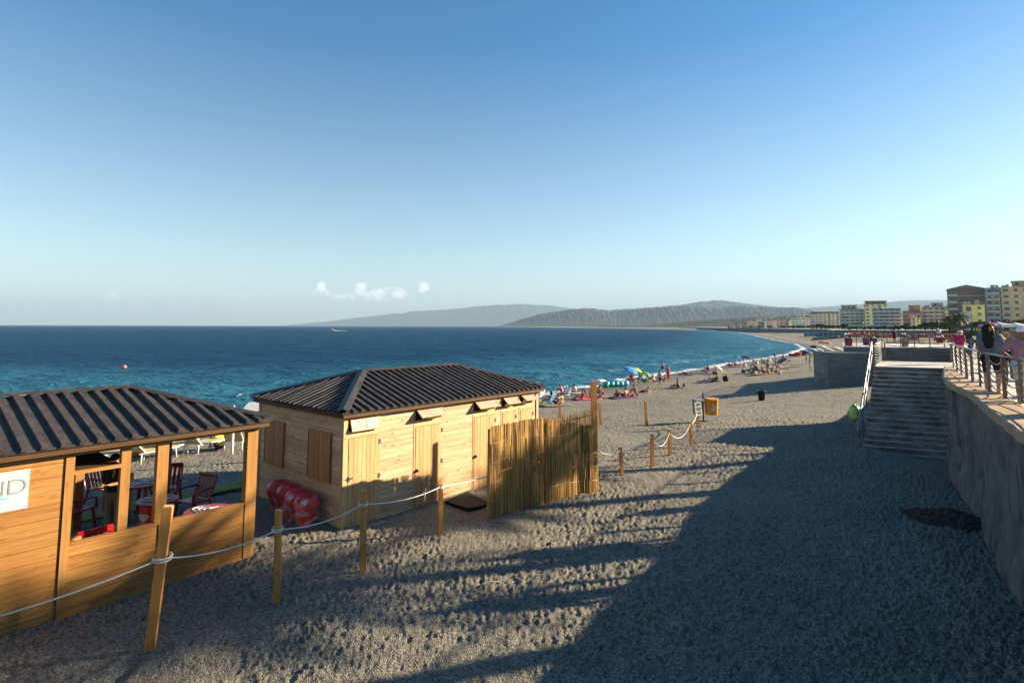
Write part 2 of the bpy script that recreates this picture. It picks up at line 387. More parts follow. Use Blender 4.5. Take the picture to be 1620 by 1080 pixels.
    t = NT('bark'); n1 = t.noise(1, 5, .7, t.mapv((14, 14, 3))); t.bump(n1, .6, .03); M['bark'] = t.fin(t.mix(t.rng(n1, .3, .7), (.07, .05, .035), (.2, .155, .11)), .9, .1)
    # wooded hillsides
    t = NT('wooded_hillside'); n1 = t.noise(.006, 7, .65); n2 = t.noise(.03, 5, .7)
    col = t.mix(t.rng(n1, .38, .62), (.03, .044, .026), (.055, .063, .04)); col = t.mix(t.math('MULTIPLY', t.rng(n2, .55, .75), .5), col, (.085, .085, .06)); M['hill'] = t.fin(col, .95, .05)
SEA_DEEP, SEA_TEAL, SEA_SPEC = (.001, .042, .1), (.022, .13, .21), .36
mk()
def P_(n, c, r=.5, **k): return plain(n, c, r, **k)
M['white'] = P_('white_plastic', (0.624, 0.624, 0.600), .4, var=.05)
M['cream'] = P_('cream_fabric', (0.446, 0.371, 0.180), .8, var=.1)
M['red'] = P_('red_plastic', (0.625, 0.015, 0.022), .35, var=.12, spec=.5)
M['dred'] = P_('dark_red_plastic', (.26, .012, .02), .4, var=.15, spec=.5)
M['black'] = P_('black_plastic', (.018, .019, .02), .5, var=.2)
M['rubber'] = P_('black_rubber_mat', (0.007, 0.007, 0.008), .8, var=.3, scale=12, bump=.5)
M['rope'] = P_('white_rope', (.62, .6, .54), .85, var=.2, scale=60, bump=.8)
M['steel'] = P_('weathered_steel', (0.300, 0.294, 0.282), .38, metal=.85, var=.15)
M['rail'] = P_('brown_stained_steel_post', (0.165, 0.110, 0.072), .42, metal=.6, var=.4, scale=12)
M['galv'] = P_('white_painted_handrail', (0.205, 0.208, 0.208), .4, metal=.3, var=.15)
M['glass'] = P_('frosted_pane', (0.330, 0.314, 0.259), .5, var=.12, scale=3)
M['green'] = P_('yellow_green_mat', (0.144, 0.180, 0.030), .9, var=.25, scale=9, bump=.4)
M['sign'] = P_('white_sign_board', (0.484, 0.491, 0.478), .5, var=.04)
M['ink'] = P_('grey_sign_lettering', (.2, .22, .23), .5, var=.05)
M['inkb'] = P_('black_sign_lettering', (.03, .03, .03), .5, var=.05)
M['blue'] = P_('light_blue_paint', (.12, .4, .6), .5)
M['orange'] = P_('orange_plastic', (.72, .27, .02), .42, var=.12)
M['gbin'] = P_('grey_brown_plastic', (.13, .12, .095), .5)
M['bluem'] = P_('dark_blue_painted_steel', (.05, .07, .16), .45)
M['iron'] = P_('dull_iron_fitting', (.16, .16, .16), .45, metal=.7)
M['wrap'] = P_('clear_plastic_wrap', (.6, .55, .54), .3)
M['earth'] = P_('dark_red_earth', (.07, .042, .028), .95, var=.4, scale=10, bump=.8, dist=.03)
M['win'] = P_('dark_window_glass', (.03, .04, .05), .15, spec=.6, var=.3, scale=.4)

# ================================================================== THE SETTING
def make_beach():
    ys = [1.0]
    while ys[-1] < 6: ys.append(ys[-1]*1.06)
    while ys[-1] < 500: ys.append(ys[-1]*1.0062)
    while ys[-1] < 42000: ys.append(ys[-1]*1.05)
    ys = np.array(ys)
    q = np.concatenate([-np.geomspace(8, 1.03, 22), np.linspace(-1.0, 1.0, 1080), np.geomspace(1.03, 8, 22)])
    X = np.clip(q[None, :]*ys[:, None], -44000, 44000); Y = np.repeat(ys[:, None], len(q), 1)
    z, s = terr_np(X, Y)
    near = np.clip(1.4-Y/220, 0, 1); land = sstep(1.0, 5.0, s)
    z = z+near*land*(.22*fbm(X*.16, Y*.16, 3, 5)+.08*fbm(X*.9, Y*.9, 3, 11)+.05*fbm(X*5, Y*5, 4, 23))
    trod = .35+1.0*sstep(-.12, .12, fbm(X*.22, Y*.22, 3, 61))
    z = z+near*land*trod*(.036*dents(X, Y, .21, .06, 31)+.028*dents(X+.13, Y+.21, .15, .045, 41)+.024*dents(X+.4, Y, .42, .105, 51)+.02*dents(X+.2, Y+.7, .11, .034, 57))
    z = z+near*land*(.05*np.exp(-((X+4.95+.05*np.sin(Y*9))**2)/.006)-.06*np.exp(-((X+4.72)**2)/.01))*sstep(7.75, 7.5, Y)*sstep(6.3, 6.6, Y)
    me = npmesh('beach', np.stack([X, Y, z], -1).reshape(-1, 3), gridquads(len(ys), len(q)))
    at_ = me.attributes.new('shore', 'FLOAT', 'POINT'); at_.data.foreach_set('value', s.ravel().astype(np.float32))
    tag(link('beach', me, M['sand']), 'trodden grey pebble beach', None, None, 'structure')
make_beach()

def make_sea():
    ys = [25.0]
    while ys[-1] < 900: ys.append(ys[-1]*1.0068)
    while ys[-1] < 41000: ys.append(ys[-1]*1.06)
    ys = np.array(ys); q = np.concatenate([-np.geomspace(9, 1.06, 20), np.linspace(-1.03, .9, 620)])
    X = np.clip(q[None, :]*ys[:, None], -44000, 44000); Y = np.repeat(ys[:, None], len(q), 1)
    s = shore_dist(X, Y); far = np.clip(1.1-Y/700, 0, 1); deep = sstep(-1, -14, s)
    z = SEA+far*deep*(.55*fbm(X*.10+Y*.03, Y*.2, 3, 3)+.34*fbm(X*.35, Y*.62, 3, 8)+.16*fbm(X*1.1, Y*1.7, 2, 14))
    z = z+.16*np.exp(-((s+3.5)/1.6)**2)*far
    me = npmesh('sea', np.stack([X, Y, z], -1).reshape(-1, 3), gridquads(len(ys), len(q)))
    at_ = me.attributes.new('shore', 'FLOAT', 'POINT'); at_.data.foreach_set('value', s.ravel().astype(np.float32))
    tag(link('sea', me, M['sea']), 'deep blue choppy sea', None, None, 'structure')
make_sea()

def make_hill(name, prof, D, half, label, seed, rough=1.0, nr=34):
    px = np.array([p[0] for p in prof], float); hz = np.array([max(zfor((p[0]-CX)/FPX*D, D, p[1]), SEA-3) for p in prof])
    xs = np.linspace(px[0], px[-1], 460); H = np.interp(xs, px, hz)
    k = np.ones(7)/7; H = np.convolve(np.pad(H, 3, 'edge'), k, 'valid')
    x0 = (xs-CX)/FPX*D
    sc_ = 90.0/D*1.2
    H = H*(1+.09*rough*fbm(x0*sc_*2, x0*0+seed, 5, seed))
    t = np.linspace(-1, 1, nr)
    X = np.repeat(x0[None, :], nr, 0)*(1+t[:, None]*half/D*.6); Y = D+t[:, None]*half+0*X
    prof_t = 1-np.abs(t[:, None])**1.15
    Xw = X+(90/sc_)*.012*fbm(X*sc_*.5, Y*sc_*.9, 3, seed+7)*60
    rg = 1-2*np.abs(fbm(Xw*sc_*.8, Y*sc_*.5, 3, seed+3))*2
    Z = H[None, :]*prof_t*(1+(.26*rough)*(rg-.75)*np.clip(np.abs(t[:, None])*3, 0, 1))
    Z = np.where(np.abs(t[:, None]) > .97, -14, Z)
    me = npmesh(name, np.stack([X, Y, Z], -1).reshape(-1, 3), gridquads(nr, len(xs)))
    tag(link(name, me, M['hill']), label, None, None, 'structure')
make_hill('hills', [(370,518),(440,515.6),(490,511),(530,507),(560,503),(585,500),(610,497.5),(625,494.5),(634,496),(650,492),(690,490),(730,487),(760,483.5),(790,481.5),(830,480.5),(870,482.5),(900,487),(940,492),(1000,497),(1060,505),(1150,519)],
          22000, 2500, 'pale far range of hills across the water', 3, .5)
make_hill('hills', [(1150,512),(1230,492),(1270,487),(1310,484),(1350,481.5),(1400,477),(1440,474.5),(1480,474),(1530,475),(1580,478),(1700,484)],
          19000, 2500, 'pale far range behind the town', 9, .4)
make_hill('hills', [(920,516),(970,489),(1010,487.5),(1050,484),(1080,481),(1105,476.5),(1125,474.5),(1140,474),(1160,476.5),(1180,479.5),(1220,484),(1260,488),(1300,497),(1340,512)],
          14000, 1800, 'blue peaked mountain behind the wooded ridge', 5, .6)
make_hill('hills', [(782,519),(800,513),(830,503),(850,497),(880,492.5),(905,488.5),(930,487),(950,489),(975,492),(1000,488),(1030,485.5),(1060,484.5),(1085,484),(1110,485.5),(1140,487),(1170,483.5),(1200,485),(1230,485.5),(1260,485),(1280,490),(1310,500),(1350,515)],
          9000, 1500, 'grooved wooded ridge falling into the sea', 2, 1.0)
make_hill('foreland', [(900,518.6),(940,517.3),(980,515.5),(1020,514.6),(1050,512),(1090,508),(1120,505.5),(1150,503),(1180,502),(1200,500.5),(1240,499.5),(1270,498),(1300,498),(1340,500),(1400,508),(1450,515)],
          3800, 900, 'low green foreland at the end of the bay', 12, 1.0)

# ---- the promenade (z = 2.6) with its edge above the beach
FLOOR = 2.6
FR = at(1497, 583, 2.62); FL = at(1383, 580, 2.62); BL = at(1393, 571.5, 2.62); BR = at(1507, 574, 2.62)
W0 = [(-14, -.9), (-4, -.6), (0, -.35), (1.8, .4), (3.4, 2.2), (5.2, 5.0), (8.01, 9.31), (9.11, 11.05), (10.52, 13.04), (12.31, 16.38)]
WALL = W0+[(FR.x, FR.y)]
EDGE2 = [(BR.x, BR.y), (22.6, 28.6), (28.2, 35.2), (38.6, 47.9)]
EDGE3 = [(48.5, 60), (100, 125), (190, 238), (148, 262), (205, 372), (285, 668), (418, 1240), (700, 2400)]
MB().add([(x, y, FLOOR) for x, y in WALL+[(BR.x, BR.y)]+EDGE2[1:]+EDGE3]+[(3000, 2400, FLOOR), (3000, -60, FLOOR), (-14, -60, FLOOR)],
         [tuple(range(len(WALL)+len(EDGE2)+len(EDGE3)+3))]).build('promenade', M['pave'])
tag(bpy.data.objects['promenade'], 'paved promenade above the beach', None, None, 'structure')

def densify(P, step):
    out = []
    for a, b in zip(P[:-1], P[1:]):
        a, b = Vector((a[0], a[1])), Vector((b[0], b[1])); n = max(1, int((b-a).length/step))
        out += [a.lerp(b, i/n) for i in range(n)]
    return out+[Vector((P[-1][0], P[-1][1]))]
def smoothline(P, it=2):
    P = [Vector(p[:2]) for p in P]
    for _ in range(it):
        Q = [P[0]]
        for a, b in zip(P[:-1], P[1:]): Q += [a.lerp(b, .25), a.lerp(b, .75)]
        P = Q+[P[-1]]
    return P
def normals2(P):
    out = []
    for i in range(len(P)):
        t = (P[min(i+1, len(P)-1)]-P[max(i-1, 0)]).normalized(); out.append(Vector((-t.y, t.x)))   # towards the beach (left of travel)
    return out
WL = smoothline(WALL)                        # the wall's line, rounded as in the photo
def make_wall():
    root = thing('retaining_wall', 'rough cracked grey rendered wall below the promenade railing', 'wall', (10, 13, 0))
    inv = Vector((-10, -13, 0))
    P = densify(WL, .09); N = normals2(P); zs = np.linspace(-.5, 2.57, 42)
    X = np.array([[p.x for p in P]]*len(zs)); Y = np.array([[p.y for p in P]]*len(zs)); Z = np.repeat(zs[:, None], len(P), 1)
    arc = np.cumsum([0]+[(b-a).length for a, b in zip(P[:-1], P[1:])])[None, :]+0*X
    d = .12*fbm(arc*.8, Z*.8, 4, 71)+.07*fbm(arc*4, Z*4, 4, 77)+.02-.05*sstep(.05, .16, fbm(arc*1.3, Z*1.1, 3, 88))
    crack = np.abs(fbm(arc*.55+3, Z*.35, 4, 91)); d = d-.10*np.exp(-(crack/.014)**2)*sstep(-.06, .06, fbm(arc*.5, Z*.5, 2, 95))
    d = d+.12*sstep(1.0, -.1, Z)
    NX = np.array([[n.x for n in N]]); NY = np.array([[n.y for n in N]])
    V = np.stack([X+NX*d-10, Y+NY*d-13, Z], -1).reshape(-1, 3)
    link('wall_face', npmesh('wall_face', V, gridquads(len(zs), len(P))), M['render'], root)
    # coping: a tan stone strip on top, its outer edge ragged
    P = densify(WL, .25); N = normals2(P); m = MB(); vs = []
    for i, (p, n) in enumerate(zip(P, N)):
        o = .07+.03*math.sin(i*2.3)*rnd.random()
        for (off, z) in ((o, 2.56), (o, 2.69), (o-.03, 2.72), (-.5, 2.72), (-.5, 2.6)):
            vs.append((p.x+n.x*off-10, p.y+n.y*off-13, z))
    k = 5; m.add(vs, [(i*k+j, (i+1)*k+j, (i+1)*k+j+1, i*k+j+1) for i in range(len(P)-1) for j in range(k-1)])
    m.build('coping', M['coping'], root)
make_wall()

def cable_rail(pts, z0, h, sags, post_m, cable_m, root, rtop=.025, rp=.03, loc=Vector((0, 0, 0)), sag=.09, top=True, pw=None):
    """posts at pts, a top rail and sagging cables; each post a part, the cables of a bay drawn together as one part"""
    Q = [Vector((p[0], p[1], z0 if not hasattr(z0, '__len__') else z0[i]))-loc for i, p in enumerate(pts)]
    pr = MB().box(-rp, rp, -rp*.6, rp*.6, 0, h).mesh('post')
    for i, q in enumerate(Q):
        t = Q[min(i+1, len(Q)-1)]-Q[max(i-1, 0)]
        link('post', pr, post_m, root, q, math.atan2(t.y, t.x))
    if top:
        MB().tube([q+Vector((0, 0, h+.02)) for q in Q], rtop, 8).build('top_rail', cable_m, root, True)
    for a, b in zip(Q[:-1], Q[1:]):
        m = MB()
        for k in range(sags):
            zz = h*(.93-.82*k/(sags-1)) if sags > 1 else h*.6
            sg = sag*(.8+.4*rnd.random())
            m.tube([a.lerp(b, u)+Vector((0, 0, zz-sg*4*u*(1-u))) for u in np.linspace(0, 1, 9)], .012, 5, False)
        m.build('sagging_cables', cable_m, root, True)

# near railing along the wall: posts where the photo shows them, evenly on towards the camera
rp_px = [(1618, 637.7), (1590.7, 630), (1566, 619), (1552, 611), (1539, 603.6), (1529.7, 597.7), (1522, 592.5), (1515, 588), (1509, 581)]
rail_root = thing('railing', 'weathered metal railing with sagging cables along the promenade edge', 'railing', (10.3, 12.5, 2.72))
near_posts = [(at(x, y, 2.72).x, at(x, y, 2.72).y) for x, y in rp_px]
back = [Vector(p) for p in WL if p.y < 8.5]; nb = normals2(back)
extra = [p-n*.42 for p, n in zip(back, nb)]
extra = [extra[0]]+[e for i, e in enumerate(extra[1:], 1)]
ex2 = [extra[0]]
for e in densify(extra, .1):
    if (e-ex2[-1]).length > 1.3: ex2.append(e)
cable_rail([tuple(p) for p in ex2]+near_posts, 2.72, .86, 6, M['rail'], M['steel'], rail_root, loc=Vector((10.3, 12.5, 2.72)), rp=.05, sag=.13)

# ---- stairs, landing, handrails
def make_stairs():
    a = Vector((12.31-FR.x, 16.38-FR.y, 0)).normalized()           # down the stairs
    fl, fr = Vector((FL.x, FL.y, 0)), Vector((FR.x, FR.y, 0)); wv = fl-fr
    root = thing('staircase', 'worn concrete steps climbing from the beach to the promenade', 'stairs', fr)
    n, run, rise = 19, .292, 2.62/18
    m = MB()
    for i in range(n):
        p = a*(run*i); z1 = 2.62-rise*(i+1)+.0
        A = p; B = p+wv; c = a*run
        j = rnd.uniform(-.004, .004)
        m.add([A, B, B+c, A+c, A+Vector((0,0,z1+j)), B+Vector((0,0,z1+j)), B+c+Vector((0,0,z1+j)), A+c+Vector((0,0,z1+j))],
              [(4,7,6,5), (2,3,7,6), (1,2,6,5), (3,0,4,7)])
    o = m.build('steps', M['stair'], root)
    nos = MB()
    for i in range(n):                        # a thin worn nosing along every tread
        p = a*(run*(i+1)+.012); z1 = 2.62-rise*(i+1)
        nos.bar(p+wv*.004+Vector((0,0,z1-.012)), p+wv*.996+Vector((0,0,z1-.012)), .05, .035)
    nos.build('nosings', P_('pale_worn_nosing', (.36, .345, .32), .8, var=.35, scale=3, bump=.5), root)
    bl, br = Vector((BL.x, BL.y, 0)), Vector((BR.x, BR.y, 0))
    lm = MB(); poly = [fr, fl, bl, br]; poly = [(v.x-fr.x, v.y-fr.y) for v in poly]
    lm.prism(poly, -.6, 2.615).build('landing', M['conc'], root)
    tp = MB().prism([(x*1.0, y*1.0) for x, y in poly], 2.618, 2.64).build('landing_slab', M['pave'], root)
    # white handrail on the beach side: posts and two pipes following the stairs
    hr = thing('handrail', 'white metal pipe handrail down the open side of the steps', 'handrail', fl)
    o0 = wv.normalized()*.06
    def hp(i, z): return o0+a*(run*i)+Vector((0, 0, max(2.62-rise*i, .05)+z))
    for i in (0.1, 4.5, 9, 13.5, 17.2):
        MB().tube([hp(i, -.05), hp(i, .92)], .028, 8).build('post', M['galv'], hr, True)
    MB().tube([hp(-.6, .9), hp(.1, .94), hp(17.2, .94), hp(17.6, .88), hp(17.7, .55)], .027, 8).build('top_rail', M['galv'], hr, True)
    MB().tube([hp(.1, .5), hp(17.2, .5)], .022, 8).build('mid_rail', M['galv'], hr, True)
    # landing rails: a short curly panel at its beach side, a long one at its back
    r1 = thing('railing', 'short bright cable railing beside the head of the steps', 'railing', fl)
    cable_rail([(FL.x+.1, FL.y+.1), (BL.x, BL.y-.1)], 2.64, .86, 8, M['rail'], M['galv'], r1, loc=fl, sag=.12)
    r2 = thing('railing', 'low brown cable railing along the back of the stair landing', 'railing', bl)
    pts = [bl.lerp(br, t)-Vector((0, .05, 0)) for t in (0.06, .98)]
    cable_rail(pts, 2.64, .82, 6, M['rail'], M['rail'], r2, loc=bl, sag=.1)
    # plastic bag tied to the handrail
    bp = onbeach(1357, 668)+Vector((0, 0, 0)); q = hp(13.2, .0)+fl
    b = MB().lathe([(.03, .42), (.05, .38), (.12, .33), (.18, .22), (.2, .08), (.17, -.05), (.1, -.13), (.02, -.16)], (0, 0, .3), 14)
    for i, v in enumerate(b.v):
        h = math.sin(i*12.9898)*43758.5; h -= math.floor(h); b.v[i] = (v[0]*(.8+.45*h), v[1]*(.8+.4*h), v[2]+.05*h)
    bo = b.build('bag', P_('pale_green_plastic', (.33, .46, .12), .35, var=.35, scale=6), None, True, q+o0*3.4+Vector((-.05, 0, .1)))
    tag(bo, 'crumpled pale green plastic bag hung on the stair handrail', 'bag')
    MB().tube([(0, 0, .7), (.06, .02, .8), (.16, .06, .84)], .015, 6).build('tied_handle', P_('pale_green_plastic', (.33, .46, .12)), bo)
make_stairs()

# ---- the block of promenade beyond the stairs, with its deck
def make_bastion():
    root = thing('sea_bastion', 'squat concrete bastion jutting from the promenade onto the sand', 'bastion', (26.4, 48, 0))
    def lx(px, D): return (px-CX)/FPX*D-26.4
    MB().prism([(0, 0), (lx(1395, 47.4), -.6), (lx(1395, 47.4), 3), (.4, 3)], -2.6, zfor(26.4, 48, 557.5)).build('lower_block', M['conc'], root)
    zt = zfor(28.9, 50, 547.5)
    MB().prism([(lx(1331, 50), 2.0), (lx(1395, 48.2), .1), (lx(1512, 47.4), -.7), (lx(1525, 49), 1), (lx(1525, 62), 14), (lx(1331, 62), 14)], -2.6, zt-.1).build('upper_block', M['conc'], root)
    MB().prism([(lx(1330.5, 50), 1.95), (lx(1395, 48.2), .02), (lx(1512, 47.4), -.78), (lx(1526, 49), 1), (lx(1526, 62), 14.1), (lx(1330, 62), 14.1)], zt-.097, zt).build('deck_slab', M['pave'], root)
    return zt
BZ = make_bastion()
def bx(px, D): return ((px-CX)/FPX*D, D)
rb = thing('railing', 'white cable railing round the far deck of the bastion', 'railing', (30, 55, BZ))
cable_rail([bx(p, d) for p, d in ((1520, 60.5), (1497, 60.8), (1475, 61), (1450, 61), (1425, 61), (1400, 61), (1376, 61), (1352, 61), (1335, 60.5), (1334, 56.5), (1333, 53), (1334, 50.3), (1352, 49.8), (1372, 49.3), (1392, 48.7))],
           BZ, .95, 6, M['rail'], M['galv'], rb, loc=Vector((30, 55, BZ)), sag=.12, rtop=.03)
rb2 = thing('railing', 'white cable railing on the right of the bastion deck', 'railing', (36, 48, BZ))
cable_rail([bx(p, d) for p, d in ((1421, 48.4), (1443, 48.2), (1467, 48), (1490, 47.7), (1508, 47.3))], BZ, .8, 3, M['rail'], M['galv'], rb2, loc=Vector((36, 48, BZ)), sag=.16, rtop=.03)

def strip_wall(name, P, z0, z1, m, label, cat='wall'):
    P = [Vector((p[0], p[1])) for p in P]; vs = [(p.x, p.y, z) for z in (z0, z1) for p in P]; n = len(P)
    N = normals2(P); vs += [(p.x-q.x*.4, p.y-q.y*.4, z) for z in (z0, z1) for p, q in zip(P, N)]
    fs = [(i, i+1, n+i+1, n+i) for i in range(n-1)]+[(2*n+i+1, 2*n+i, 3*n+i, 3*n+i+1) for i in range(n-1)]+[(n+i, n+i+1, 3*n+i+1, 3*n+i) for i in range(n-1)]
    return tag(MB().add(vs, fs).build(name, m), label, cat)
strip_wall('sea_wall', EDGE2, -2, 2.66, M['conc'], 'concrete wall from the stair landing back to the bastion')
strip_wall('sea_wall', EDGE3[:4], -2, 2.95, M['conc'], 'long grey sea wall across the bay below the hedges')
strip_wall('sea_wall', EDGE3[3:], -2, 2.75, M['conc'], 'far sea wall below the distant seafront houses')

# ================================================================== THE TWO WOODEN HUTS
def local(root):                             # pixel at height z -> the hut's own axes (x along its front, y inwards)
    c, s_ = math.cos(root.rotation_euler.z), math.sin(root.rotation_euler.z); l = root.location
    def f(px, py, z=0.0):
        p = at(px, py, z); dx, dy = p.x-l.x, p.y-l.y; return Vector((dx*c+dy*s_, -dx*s_+dy*c, z))
    return f
def boards(m, a0, a1, z0, z1, holes, place, bh, gap=.006, split=None):
    z = z0; k = 0
    while z < z1-.01:
        h = min(bh, z1-z); iv = [(a0, a1)]
        for (h0, h1, hz0, hz1) in holes:
            if min(hz1, z+h)-max(hz0, z) > .5*h:
                iv = [q for (p0, p1) in iv for q in ((p0, min(p1, h0)), (max(p0, h1), p1)) if q[1]-q[0] > .02]
        for (p0, p1) in iv:
            cuts = [p0, p1]
            if split and p1-p0 > split:
                u = p0+(p1-p0)*(.25+.5*rnd.random()); cuts = [p0, u, p1]
            for q0, q1 in zip(cuts[:-1], cuts[1:]): place(m, q0+.0015, q1-.0015, z+gap/2, z+h-gap/2)
        z += h; k += 1
def hip_roof(root, x0, x1, y0, y1, ze, xr0, xr1, yr, zr, pitch, rw, rh, capw):
    m = MB(); th = .035
    A, B, Cc, D = (x0, y0, ze), (x1, y0, ze), (x1, y1, ze), (x0, y1, ze); E_, F_ = (xr0, yr, zr), (xr1, yr, zr)
    for q in ([A, B, F_, E_], [B, Cc, F_], [Cc, D, E_, F_], [D, A, E_]): m.slab(q, th)
    def ribs(e0, e1, t0, t1):                # eave ends, ridge ends
        e0, e1, t0, t1 = map(Vector, (e0, e1, t0, t1)); n = (e1-e0).cross(t0-e0).normalized()
        if n.z < 0: n = -n
        Ln = (e1-e0).length; d = (e1-e0)/Ln; a0 = (t0-e0).dot(d); a1 = (t1-e0).dot(d)
        up = t0-e0-d*a0; k = int(Ln/pitch); off = (Ln-k*pitch)/2
        for i in range(k+1):
            a = off+i*pitch; fr = 1.0
            if a < a0: fr = a/a0
            elif a > a1: fr = (Ln-a)/(Ln-a1)
            if fr < .06: continue
            p = e0+d*a-up*.012; q = e0+d*a+up*(fr*.985); t = (q-p).normalized()
            w0, w1 = rw/2, rw*.36; rh_ = rh*rnd.uniform(.82, 1.1); d_ = d*rnd.uniform(-.006, .006); p = p+d_; q = q+d_-up*rnd.uniform(0, .006)
            P = [p-d*w0, p+d*w0, p+d*w1+n*rh_, p-d*w1+n*rh_]; P = P+[v+(q-p) for v in P]
            P = [v+n*.002 for v in P]
            m.add(P, [(3,2,1,0), (4,5,6,7), (0,1,5,4), (1,2,6,5), (2,3,7,6), (3,0,4,7)])
    ribs(A, B, E_, F_); ribs(B, Cc, F_, F_); ribs(Cc, D, F_, E_); ribs(D, A, E_, E_)
    rf = m.build('roof', M['roof'], root)
    c = MB()
    def cap(p, q):
        p, q = Vector(p), Vector(q); d = (q-p).normalized(); side = d.cross(Vector((0, 0, 1))).normalized()
        for s_ in (-1, 1):
            w_ = side*s_; dn = Vector((0, 0, -.3))
            a = [p+Vector((0,0,rh+.03)), q+Vector((0,0,rh+.03)), q+w_*capw/2+dn*capw/2+Vector((0,0,rh+.022)), p+w_*capw/2+dn*capw/2+Vector((0,0,rh+.022))]
            c.slab(a if s_ < 0 else a[::-1], .012)
    for p, q in ((E_, F_), (A, E_), (B, F_), (Cc, F_), (D, E_)):
        pv, qv = Vector(p), Vector(q); cap(pv+(qv-pv)*.015, qv)
    c.build('ridge_cap', M['cap'], rf)
    g = .05
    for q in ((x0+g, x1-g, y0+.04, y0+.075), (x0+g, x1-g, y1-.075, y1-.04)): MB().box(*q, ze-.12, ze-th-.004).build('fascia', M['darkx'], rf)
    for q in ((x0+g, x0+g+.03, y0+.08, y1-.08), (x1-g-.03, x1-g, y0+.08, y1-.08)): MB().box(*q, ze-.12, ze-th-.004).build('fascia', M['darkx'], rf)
    return rf

